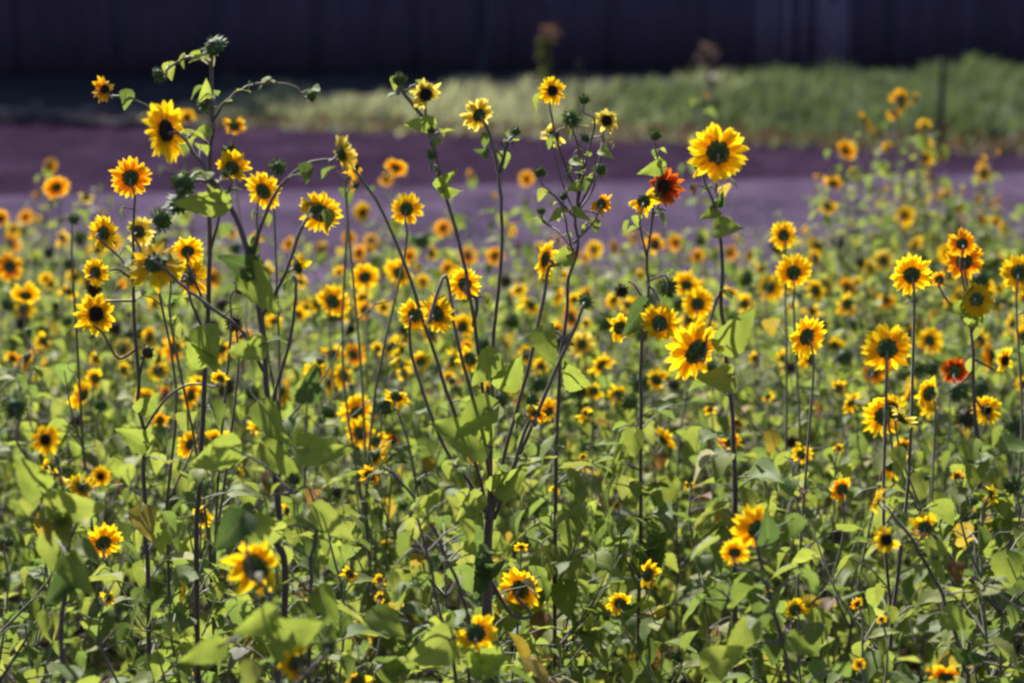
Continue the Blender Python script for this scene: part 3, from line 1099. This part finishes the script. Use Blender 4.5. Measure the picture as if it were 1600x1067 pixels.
# plant with the round orange flower
H.append(hero(5.7, [(208, 400), (210, 500), (216, 600), (222, 700), (226, 820), (228, 930)], [
    ([(210, 420), (208, 360), (211, 310), (204, 278)], (62, 'f', 'o', -8, 8)),
    ([(213, 545), (185, 560), (160, 520), (130, 500), (150, 491)], (66, 'f', 'y', 150, 5)),
    ([(216, 600), (225, 560), (240, 545), (233, 549)], (36, 'k', 'y', 60, 20)),
    ([(211, 440), (180, 420), (150, 425)], (46, 'f', 'y', 25, 0)),
    ([(211, 430), (222, 400), (218, 362)], (48, 'f', 'p', 20, 0)),
    ([(210, 430), (185, 400), (163, 364)], (54, 'f', 'y', 30, -5)),
    ([(212, 470), (160, 470), (146, 452)], (32, 'k', 'y', 170, 0)),
    ([(220, 680), (262, 620), (300, 600), (345, 592)], (30, 'g', 'y', 20, 10)),
], "slender purple-stemmed sunflower topped by a round orange flower seen from behind", r=.0066, leaves=18,
    keys=[(222, 640, 250, 610, 'g'), (222, 800, 232, 860, 'y'), (224, 690, 170, 660, 'g')], extra=4))
# the many-branched central plant
H.append(hero(5.6, [(768, 770), (762, 860), (760, 960), (762, 1060)], [
    ([(764, 820), (745, 730), (705, 630), (668, 520), (635, 420), (600, 335), (565, 280), (536, 243)], None),
    ([(766, 800), (762, 690), (745, 530), (722, 400), (694, 295), (678, 235), (666, 195), (665, 148)], (52, 'g', 'p', 175, 10)),
    ([(678, 235), (672, 200), (645, 165), (625, 138), (623, 125)], (34, 'b', 'y', 0, 70)),
    ([(690, 285), (680, 260), (674, 243)], (26, 'b', 'y', 0, 60)),
    ([(680, 225), (676, 215), (674, 205)], (20, 'b', 'y', 0, 60)),
    ([(767, 790), (768, 660), (772, 520), (784, 400), (781, 290), (766, 215), (748, 180)], (52, 'f', 'p', -30, 15)),
    ([(781, 270), (790, 235), (800, 215), (806, 206)], (24, 'b', 'y', 40, 60)),
    ([(770, 800), (788, 710), (822, 590), (848, 470), (857, 420), (850, 404)], (62, 'f', 'y', -62, 8)),
    ([(772, 810), (800, 740), (850, 620), (895, 520), (915, 470)], (30, 's', 'y', 20, 10)),
    ([(770, 800), (758, 700), (735, 610), (712, 520), (696, 430), (684, 490)], (64, 'f', 'y', 40, 5)),
    ([(765, 820), (738, 760), (690, 690), (645, 560), (648, 492)], (52, 'f', 'y', 20, 5)),
    ([(766, 790), (790, 760), (826, 660), (838, 645)], (38, 'g', 'o', 10, 40)),
    ([(740, 510), (745, 470), (726, 444)], (52, 'f', 'y', -5, 10)),
    ([(764, 900), (800, 960), (830, 960), (813, 919)], (70, 'f', 'y', 18, 8)),
], "big central sunflower bush fanning many purple stems from one thick stalk", r=.017, leaves=14,
    keys=[(690, 290, 720, 258, 'g'), (692, 300, 728, 300, 'g'), (672, 195, 618, 193, 'g'), (760, 240, 740, 238, 'd'), (765, 640, 690, 700, 'g'),
          (750, 690, 655, 640, 'g'), (755, 905, 700, 900, 'd'), (752, 880, 735, 955, 'd'), (760, 890, 800, 880, 'd'), (790, 600, 820, 545, 'g'),
          (850, 520, 862, 590, 'g'), (780, 760, 840, 720, 'g'), (745, 780, 700, 820, 'l'), (770, 560, 725, 610, 'g'), (905, 600, 870, 560, 'g')], extra=7))
# pale flower stem leaning left of the centre, part of the fan's far branch gets its own plant
H.append(hero(6.1, [(900, 330), (895, 400), (880, 520), (872, 640), (868, 760)], [
    ([(900, 335), (880, 290), (866, 212)], (42, 'g', 'p', 15, 0)),
    ([(902, 330), (905, 240), (893, 186)], (36, 's', 'p', 5, 5)),
    ([(903, 320), (918, 240), (930, 190), (913, 156)], (26, 'b', 'y', 0, 60)),
    ([(904, 325), (935, 260), (948, 189)], (46, 'g', 'p', 165, 20)),
    ([(900, 300), (912, 250), (916, 215)], (24, 's', 'o', 60, 30)),
    ([(899, 340), (860, 300), (844, 270)], (28, 'b', 'y', -20, 50)),
    ([(903, 330), (925, 300), (938, 264)], (30, 's', 'y', 30, 20)),
    ([(896, 380), (925, 350), (940, 318)], (38, 'g', 'o', 10, 10)),
    ([(896, 390), (870, 360), (846, 330)], (20, 'b', 'y', -20, 50)),
    ([(895, 400), (885, 350), (880, 308)], (20, 'b', 'y', 0, 70)),
    ([(900, 300), (870, 220), (860, 170), (863, 142)], (44, 'f', 'y', 160, 12)),
], "airy sunflower cluster of pale lemon flowers and green buds against the soil", r=.0062, hide=42, leaves=16,
    keys=[(896, 250, 915, 262, 'g'), (940, 235, 962, 248, 'g'), (880, 330, 850, 350, 'l'), (905, 290, 880, 300, 'g'), (885, 400, 845, 420, 'g'),
          (900, 330, 925, 345, 'g')], extra=7))
# red flower plant
H.append(hero(6.3, [(1012, 390), (1008, 470), (1004, 560), (1000, 700)], [
    ([(1012, 395), (1020, 340), (1034, 310), (1036, 291)], (60, 'f', 'r', 150, 5)),
    ([(1010, 400), (1000, 350), (1006, 314)], (50, 'g', 'y', 10, 10)),
    ([(1014, 380), (1028, 270), (1024, 212)], (28, 'b', 'y', 0, 60)),
    ([(1010, 440), (1030, 470), (1031, 505)], (60, 'f', 'y', 12, 5)),
    ([(1008, 470), (985, 440), (972, 455)], (28, 'k', 'y', 160, 0)),
    ([(1010, 440), (1040, 430), (1043, 449)], (38, 's', 'y', 10, 0)),
    ([(1006, 520), (985, 500), (968, 512)], (52, 'g', 'y', -20, 5)),
], "sunflower carrying the one rusty red flower, a green leaf over the bloom beside it", r=.0062, hide=42, leaves=20,
    keys=[(1032, 262, 990, 268, 'g'), (1005, 480, 960, 540, 'd')], extra=4))
# the big round yellow flower on its own stem
H.append(hero(5.3, [(1119, 330), (1124, 400), (1132, 500), (1141, 590), (1146, 700), (1146, 900)], [
    ([(1119, 335), (1119, 290), (1121, 262), (1122, 238)], (88, 'f', 'y', 4, 4)),
    ([(1120, 330), (1108, 300), (1098, 275), (1090, 259)], (40, 'g', 'y', -60, 0)),
    ([(1128, 450), (1120, 470), (1105, 520), (1086, 548)], (98, 'f', 'y', -35, 18)),
], "upright sunflower with the largest round yellow flower standing out against the bare soil", r=.0066, hide=42, leaves=16,
    keys=[(1118, 330, 1090, 345, 'g'), (1122, 355, 1165, 362, 'g'), (1120, 320, 1135, 300, 'd'), (1135, 540, 1190, 470, 'g'), (1140, 590, 1085, 600, 'g')], extra=3))
# orange pair on the right
H.append(hero(6.6, [(1516, 500), (1520, 560), (1524, 640), (1530, 760)], [
    ([(1516, 505), (1512, 460), (1509, 430), (1507, 408)], (60, 'f', 'o', 8, 5)),
    ([(1512, 470), (1500, 410), (1503, 381)], (44, 'f', 'o', 0, 5)),
    ([(1518, 520), (1532, 490), (1526, 468)], (52, 'f', 'y', 20, -20)),
    ([(1520, 560), (1560, 580), (1570, 563)], (44, 'g', 'y', 150, 0)),
    ([(1520, 580), (1500, 600), (1492, 580)], (44, 'f', 'r', 15, 5)),
    ([(1522, 620), (1545, 655), (1541, 640)], (46, 'f', 'y', -170, 5)),
    ([(1516, 510), (1480, 470), (1468, 437)], (32, 'g', 'o', 10, 10)),
], "sunflower with two deep orange flowers one above the other at the right", r=.0072, hide=42, leaves=20,
    keys=[(1520, 500, 1545, 460, 'g'), (1515, 480, 1475, 490, 'g'), (1510, 470, 1522, 448, 'd')], extra=4))
# large near flower at the lower left
H.append(hero(4.35, [(432, 985), (436, 1067), (438, 1200)], [
    ([(434, 1000), (425, 950), (412, 915), (400, 885)], (106, 'g', 'y', 14, 6)),
    ([(436, 1060), (455, 1050), (461, 1032)], (74, 'g', 'y', -45, 15)),
    ([(438, 1100), (490, 1040), (513, 1006)], (36, 's', 'y', 10, 10)),
], "closest sunflower, a big ragged yellow flower at lower left of the bed", r=.008, leaves=10,
    keys=[(420, 960, 350, 1010, 'g'), (340, 1010, 270, 1050, 'g'), (375, 810, 335, 880, 'd'), (430, 1000, 520, 980, 'g')], extra=2))
H.append(hero(4.9, [(730, 1020), (736, 1100), (740, 1200)], [
    ([(732, 1040), (745, 1010), (743, 988)], (76, 'g', 'y', 0, 5)),
    ([(736, 1110), (640, 1100), (590, 1080), (558, 1062)], (64, 'g', 'y', -30, 20)),
], "low sunflower whose low yellow flower keeps petals only at its two sides, front row", r=.0062, leaves=8,
    keys=[(770, 1030, 705, 1020, 'g'), (700, 1000, 620, 1060, 'l'), (590, 960, 640, 1010, 'g'), (745, 1040, 810, 1020, 'g')], extra=2))
# bowed stems lower right
H.append(hero(5.0, [(1395, 805), (1425, 845), (1458, 900), (1485, 970), (1506, 1040), (1518, 1120)], [
    ([(1400, 812), (1388, 795), (1378, 788), (1366, 782)], (56, 'g', 'y', -70, 25)),
    ([(1440, 865), (1490, 880), (1540, 915), (1600, 955)], None),
    ([(1430, 850), (1442, 838), (1445, 823)], (52, 'g', 'y', 10, 10)),
    ([(1425, 845), (1400, 850), (1385, 843)], (48, 'g', 'y', -160, 10)),
], "bowed grey-stemmed sunflower curving left to a side-on yellow flower at lower right", r=.006, leaves=12, extra=3,
    keys=[(1480, 960, 1530, 990, 'g'), (1500, 1020, 1560, 1030, 'd')]))
H.append(hero(4.8, [(1181, 838), (1192, 900), (1222, 1000), (1235, 1067), (1240, 1150)], [
    ([(1190, 880), (1183, 860), (1181, 826)], (72, 'f', 'y', -28, 8)),
    ([(1192, 900), (1160, 890), (1148, 862)], (48, 'f', 'y', 5, 25)),
], "sunflower with a split yellow flower behind an upright leaf at lower right of the bed", r=.006, leaves=12, extra=3,
    keys=[(1200, 842, 1204, 795, 'd'), (1170, 980, 1130, 1050, 'l'), (1110, 1040, 1180, 1000, 'l'), (1240, 1000, 1290, 1030, 'g')]))
H.append(hero(5.2, [(611, 735), (655, 788), (687, 845), (718, 925), (745, 1010), (760, 1120)], [
    ([(630, 760), (600, 730), (578, 742)], (42, 'g', 'o', 20, 10)),
    ([(655, 788), (640, 700), (620, 640), (619, 619)], (48, 'g', 'y', 10, 35)),
], "dark bowed stem crossing left of the central thick stalk, orange flower at its end", r=.0052, leaves=9, extra=2,
    keys=[(660, 800, 700, 760, 'g')]))
H.append(hero(5.0, [(652, 808), (668, 870), (682, 940), (700, 1000), (716, 1070), (722, 1150)], [
    ([(655, 815), (645, 795), (630, 790)], (26, 'b', 'y', -30, 30)),
    ([(668, 870), (640, 860), (594, 905)], (24, 'g', 'y', 0, 0)),
], "thin grey-green stem with small buds rising in front of the central stalk's left side", r=.0050, leaves=8, extra=2))
H.append(hero(4.7, [(100, 770), (110, 860), (95, 950), (98, 1067), (100, 1150)], [
    ([(104, 800), (90, 720), (74, 700), (71, 687)], (48, 'f', 'y', -170, 8)),
    ([(100, 800), (50, 720), (28, 690), (30, 640), (24, 636)], (52, 's', 'y', -10, -15)),
    ([(105, 850), (140, 780), (157, 744)], (32, 'f', 'y', 170, 5)),
], "near leafy sunflower at far left with a spiky green head above a small yellow flower", r=.0072, leaves=16, extra=4,
    keys=[(85, 792, 180, 800, 'l'), (105, 900, 60, 960, 'd'), (110, 880, 150, 950, 'g'), (60, 760, 20, 700, 'g')]))
H.append(hero(5.0, [(500, 800), (492, 850), (486, 930), (484, 1010), (480, 1100)], [
    ([(498, 800), (480, 760), (459, 748)], (30, 'b', 'y', 0, 50)),
], "broad-leaved flowerless sunflower just right of the closest flower", r=.006, leaves=14, extra=3,
    keys=[(500, 800, 565, 860, 'l'), (360, 700, 275, 735, 'g'), (480, 700, 570, 715, 'g'), (500, 930, 545, 990, 'g'), (390, 800, 340, 830, 'd'), (430, 830, 370, 800, 'l'), (480, 620, 490, 560, 'd')]))
H = [build_hero(*a, **k) for a, k in SPECS]
NHERO = len(H)
for h in H:
    hero_bases.append((h.location.x, h.location.y))

flowers.sort(key=lambda f: f['d'])
used = set()
auto_specs = []
for i, f in enumerate(flowers):
    if i in used:
        continue
    used.add(i)
    grp = [f]
    P = at(f['x'], f['y'], f['d'])
    for j in range(i + 1, len(flowers)):
        if j in used or len(grp) >= 6:
            continue
        g = flowers[j]
        Q = at(g['x'], g['y'], g['d'])
        if abs(g['d'] - f['d']) < .6 and abs(Q[0] - P[0]) < .2 and abs(Q[2] - P[2]) < .4:
            used.add(j)
            grp.append(g)
    auto_specs.append(grp)
plant_pos = list(hero_bases)
autos = []
for grp in auto_specs:
    Ps = [at(g['x'], g['y'], g['d']) for g in grp]
    c = np.mean(Ps, axis=0)
    hi = c[1] < 8.5
    heads = []
    for g, P in zip(grp, Ps):
        R = g['size'] / 2 * P[1] / FPX
        if g['kind'] == 'b':
            R *= .95
        if g['kind'] in 'sk':
            R *= 1.4
        heads.append((P, facing(g['yaw'], g['pitch']), R, g['kind'], g['col']))
    wispy = c[2] > 1.55
    clump = grp[0]['x'] > 1290 and c[1] > 10.8
    root = auto_plant((c[0] + RU(-.04, .04), c[1] + RU(-.04, .04)), heads, hi, nleaf=(80 if clump else 38 if wispy else 42), bushy=(14 if clump else 5 if wispy else 6), clump=clump)
    plant_pos.append((root.location.x, root.location.y))
    autos.append((root, grp))

# ------------------------------------------------------------------ filler plants: a few kinds, copied
BASE = None


def filler_proto(seed, hi, stray=False):
    """meshes of a bushy plant and its heads in local space"""
    h = RU(1.0, 1.28)
    ms, mf = MB(), MB()
    trunk = smooth_path([(0, 0, 0), (RU(-.03, .03), RU(-.03, .03), h * .5), (RU(-.06, .06), RU(-.06, .06), h)], 5)
    tube(ms, trunk, .0075, .003, 6 if hi else 4, STEM_DARK, tint2=STEM_GREEN * .6 + STEM_PALE * .3)
    az = RU(0, 6)
    nl = 38 if hi else 34
    for k in range(nl):
        f = (k + .5) / nl
        i = min(len(trunk) - 1, int(len(trunk) * (.12 + .86 * f)))
        az += 2.4 + RU(-.3, .3)
        leaf_on(mf, trunk[i], az, RU(.04, .15), RU(.075, .14) * (1.05 - .4 * f), hi)
    tips = []
    for k in range(9):
        i = int(len(trunk) * RU(.35, .95))
        tips.append(side_shoot(ms, mf, trunk[i], RU(0, 6.28), RU(.18, .4), hi, RU(.055, .095)))
    heads = []
    nh = int(rng.integers(2, 5)) if hi else int(rng.integers(2, 5))
    tips.append(trunk[-1])
    tips.sort(key=lambda p: -p[2])
    for p in tips[:nh]:
        n = facing(RU(-60, 60), RU(-35, 45)) if rng.random() < .8 else facing(RU(60, 300), RU(-20, 30))
        kind = ['f', 'g', 'g', 's', 'b', 'b'][int(rng.integers(6))] if hi else ['f', 'g', 'g', 'g', 's', 's', 'b'][int(rng.integers(7))]
        col = (['y'] * 8 + ['o', 'p'] if hi else ['y'] * 5 + ['o', 'o', 'p'])[int(rng.integers(10 if hi else 8))]
        R = (RU(.032, .054) if hi else RU(.028, .05)) if kind in 'fg' else RU(.014, .026)
        P = p + np.array([RU(-.02, .02), RU(-.01, .03), RU(.04, .1)])
        path = smooth_path([p, (p + P) / 2 - n * .01 + [0, 0, .0], P - n * (.2 * R + .01), P - n * .2 * R], 3)
        tube(ms, path, .0024, .0022, 5 if hi else 4, STEM_GREEN)
        heads.append((P, n, R, kind, col))
    return ms.mesh("stem", M_stem), mf.mesh("foliage", [M_leaf, M_stem]), heads, h, (ms, mf)


protos_hi = [filler_proto(s, True) for s in range(12)]
protos_lo = [filler_proto(s, False) for s in range(12)]
CLUMP = [(1390, 240), (1415, 270), (1570, 290), (1520, 320), (1360, 290), (1345, 300), (1375, 262), (1402, 215), (1425, 235), (1505, 300), (1530, 275), (1556, 300), (1588, 315), (1320, 330), (1545, 330), (1600, 340)]
TOTAL = 298 - len(CLUMP)
n_fill = TOTAL - len(plant_pos)
fill = []
cands = []
tries = 0
FAR = 14.6
mind = .34
pp = np.array(plant_pos)
while len(fill) < n_fill and tries < 60000:
    tries += 1
    if tries % 5000 == 0:
        mind *= .9
    d = math.sqrt(RU(4.75 ** 2, FAR ** 2))
    x = RU(-.5, .5) * (.4235 * d + .12)
    far_here = 14.6 if x < -1.6 else (13.3 if x < 1.6 else 14.4)
    if d > far_here:
        continue
    if (np.hypot(pp[:, 0] - x, pp[:, 1] - d) < mind * (.75 if d > 9 else 1)).any():
        continue
    pp = np.vstack([pp, [x, d]])
    allow = 9.
    A = np.array(HEADS)
    pxc = 800 + FPX * x / d
    near = (A[:, 3] > d - .05) & (np.abs(A[:, 0] - pxc) < A[:, 2] * .5 + .2 * FPX / d)
    if near.any():
        allow = (CAM_H - (A[near, 1] + A[near, 2] * .3 + 60) * d / FPX).min()
    if allow < .62:
        pp = pp[:-1]
        continue
    fill.append((x, d, allow))
for (cx, cy) in CLUMP[::1]:
    cy += 26
    d = RU(12.9, 13.7)
    P = at(cx, cy, d)
    fill.append((P[0], d, -P[2]))
fillers = []
for (x, d, allow) in fill:
    hi = d < 8.2
    pr = protos_hi if hi else protos_lo
    ms_, mf_, heads, h, _ = pr[int(rng.integers(len(pr)))]
    root = new_plant((x, d, 0))
    s = RU(.88, 1.1)
    s = max(.5, min(s * (.88 if d > 12 else 1), allow / (h + .12)))
    if allow < 0:
        s = (-allow - .22) / h
    root.scale = (s * RU(.95, 1.15), s * 1.05, s)
    rz = RU(-.6, .6)
    root.rotation_euler = (RU(-.05, .05), RU(-.05, .05), rz)
    link("stem", ms_, root)
    link("foliage", mf_, root)
    if allow < 0:
        heads = heads[:1] if d > 13.3 else []
    elif d > 10 and sin(x * 2.3 + 1.1) * sin(d * 1.7 + x) < .05:
        heads = heads[:0]
    elif d > 11.3:
        heads = heads[:2]
    for (P, n, R, kind, col) in heads:
        add_head(root, P, n, R * RU(.85, 1.2) * (.75 if d > 11.3 else 1), kind, col, hi)
    fillers.append((root, heads, x, d, h * s))

mbw = MB()
for k in range(150):
    d = RU(13.8, 17.5) if k % 3 else RU(17, 24)
    x = RU(-.24, .24) * d
    h = RU(.15, .6) * (1 if d < 17.5 else .5)
    a = np.array([x, d, 0.])
    b = a + [RU(-.08, .08), RU(-.05, .05), h]
    tube(mbw, [a, (a + b) / 2 + [RU(-.03, .03), 0, 0], b], .004, .002, 3, STEM_GREEN * .8, mat=1)
    for q in range(int(rng.integers(5, 11))):
        leaf_on(mbw, a + (b - a) * RU(.2, 1), RU(0, 6.28), RU(.01, .05), RU(.03, .08), False)
tag(mbw.build("weeds", [M_leaf, M_stem]), "scattered wispy green weeds on the bare soil behind the bed", "weeds", kind="stuff")

# plants beyond the counted ones: the rest of the bed to both sides, as one mass
mbS = MB()
for k in range(120):
    d = RU(4.8, 14.4)
    sgn = -1 if k % 2 else 1
    x = sgn * (.4235 * d / 2 + RU(.18, 1.4))
    ms_, mf_, heads, h, (a, b) = protos_lo[int(rng.integers(len(protos_lo)))]
    th, s = RU(0, 6.28), RU(.85, 1.1)
    Rm = np.array([[cos(th), -sin(th), 0], [sin(th), cos(th), 0], [0, 0, 1]]) * s
    for src, m0 in ((a, 1), (b, 0)):
        v = np.concatenate(src.v) @ Rm.T + [x, d, 0]
        q = np.concatenate(src.q)
        mbS.add(v, q[:0], uv=np.concatenate(src.uv), tint=np.concatenate(src.tint))
        off = mbS.n - len(v)
        mbS.q.append(q + off)
        mi = np.concatenate(src.qm)
        mbS.qm.append(np.full(len(q), 1) if m0 == 1 else mi)
tag(mbS.build("foliage", [M_leaf, M_stem]), "rest of the leafy sunflower bed running on past both sides", "plants", kind="stuff")

# ------------------------------------------------------------------ tall weeds standing in front of the fence
def weed(px, ybase, ytop, d, label, blossom, leafc, seed):
    b = at(px, ybase, d)
    t = at(px, ytop, d)
    h = t[2]
    root = link("tall_weed", None, loc=(b[0], d, 0))
    tag(root, label, "weed", "tall weeds at the grass")
    ms, mf, mp = MB(), MB(), MB()
    path = smooth_path([(0, 0, 0), (.03, 0, h * .5), (-.02, 0, h * .8), (0, 0, h * .95)], 5)
    tube(ms, path, .02, .008, 6, (.08, .09, .05))
    for k in range(24):
        z = h * RU(.45, .95)
        i = int(np.argmin(np.abs(path[:, 2] - z)))
        a = RU(0, 6.28)
        q = np.array([sin(a), cos(a), RU(.1, .9)])
        add_leaf(mf, path[i], q, (0, 0, 1), RU(.1, .24), False, np.array(leafc) * RU(.6, 1.4))
    c = path[-1]
    for k in range(40):
        u = rng.normal(size=3)
        u = u / np.linalg.norm(u) * .1 * rng.random() ** .4
        add_leaf(mp, c + u * [1.2, 1.2, 1.4] + [.06 * (seed % 2 * 2 - 1) * -1, 0, .06], u + [0, 0, .03], rng.normal(size=3), RU(.06, .12), False, np.array(blossom) * RU(.7, 1.2))
    ms.build("stem", M_stem, root)
    mf.build("foliage", M_grass, root)
    mp.build("blossom", M_petal, root)


weed(850, 150, 52, 36, "tall weed topped with a dull pink bloom against the dark fence", (.13, .075, .07), (.09, .12, .035), 2)
weed(1112, 160, 84, 34, "tall weed with silvery leaves and a brownish pink plume right of centre", (.10, .07, .08), (.2, .18, .21), 3)

# ------------------------------------------------------------------ labels
KW = {'y': 'yellow', 'o': 'orange', 'p': 'pale lemon', 'r': 'rusty red'}
NW = {1: 'one', 2: 'two', 3: 'three', 4: 'four'}
marks = [(330, 'the tallest plant'), (215, 'the round orange flower'), (430, 'the arching stem'), (760, 'the central bush'), (895, 'the lemon cluster'),
         (1030, 'the red flower'), (1122, 'the biggest flower'), (1507, 'the orange pair'), (1467, 'the leaning stake'), (600, 'the crossing bowed stem')]
marks = [(330, 'the tallest plant'), (560, None), (760, 'the central bush'), (1030, 'the red flower'), (1122, 'the largest round flower'),
         (1507, 'the stacked orange pair')]


def place(px, d):
    if px < 110:
        w = "at the left margin"
    elif px < 300:
        w = "left of the tallest plant"
    elif px < 500:
        w = "by the arching stems"
    elif px < 680:
        w = "left of the central bush"
    elif px < 850:
        w = "at the central bush"
    elif px < 960:
        w = "under the lemon cluster"
    elif px < 1090:
        w = "under the red flower"
    elif px < 1230:
        w = "right of the largest flower"
    elif px < 1400:
        w = "left of the orange pair"
    elif px < 1540:
        w = "around the orange pair"
    else:
        w = "at the right margin"
    r = "front" if d < 5.9 else "near-middle" if d < 7.6 else "middle" if d < 9.6 else "back" if d < 12 else "farthest"
    return w, r


def words_for(kinds):
    """kinds: list of (kind, colour, yaw)"""
    opens = [k for k in kinds if k[0] in 'fg']
    if not opens:
        if not kinds:
            return "flowerless leafy sunflower"
        if any(k[0] == 'k' for k in kinds):
            return "sunflower with a dark withered head"
        if any(k[0] == 's' for k in kinds):
            return "sunflower with a green petalless head"
        return "sunflower in tight bud"
    cols = sorted({KW[k[1]] for k in opens})
    cw = cols[0] if len(cols) == 1 else ("yellow and orange" if cols == ["orange", "yellow"] else "yellow and pale lemon" if cols == ["pale lemon", "yellow"] else "multicoloured")
    n = len(opens)
    if n == 1:
        k = opens[0]
        rg = "ragged" if k[0] == 'g' else "full"
        return f"sunflower with one {rg} {cw} flower"
    return f"sunflower with {NW.get(n, 'several')} {cw} flowers"


recs = []
for root, grp in autos:
    px = np.mean([g['x'] for g in grp])
    py = np.mean([g['y'] for g in grp])
    recs.append([root, px, grp[0]['d'], words_for([(g['kind'], g['col'], g['yaw']) for g in grp]), py])
for root, heads, x, d, h in fillers:
    px, py = px_of(np.array([x, d, h]))
    recs.append([root, px, d, words_for([(k, c, 0) for (_, _, _, k, c) in heads]), py])
from collections import defaultdict
byl = defaultdict(list)
for r in recs:
    w, row = place(r[1], r[2])
    byl[f"{r[3]} in the {row} rows {w}"].append(r)
ORD = ["leftmost", "second", "third", "fourth", "fifth", "sixth", "seventh", "eighth"]
for lab, rs in byl.items():
    rs.sort(key=lambda r: r[1])
    for i, r in enumerate(rs):
        if len(rs) == 1 or "flowerless" in lab:
            L = lab
        elif len(rs) == 2:
            L = ("left-hand " if i == 0 else "right-hand ") + lab
        else:
            L = (ORD[i] + " " if i == 0 else ("rightmost " if i == len(rs) - 1 else ORD[min(i, 7)] + " from left, ")) + lab
        if len(L.split()) > 16:
            L = L.replace(" rows", "").replace("left-hand ", "left ").replace(" with ", " with ").replace(" from left,", "")
            L = " ".join(L.split()[:16])
        tag(r[0], L, "sunflower", GROUP)
print("plants", len(pp), "autos", len(autos), "heroes", NHERO, "fill", len(fill), "objects", len(scene.objects))
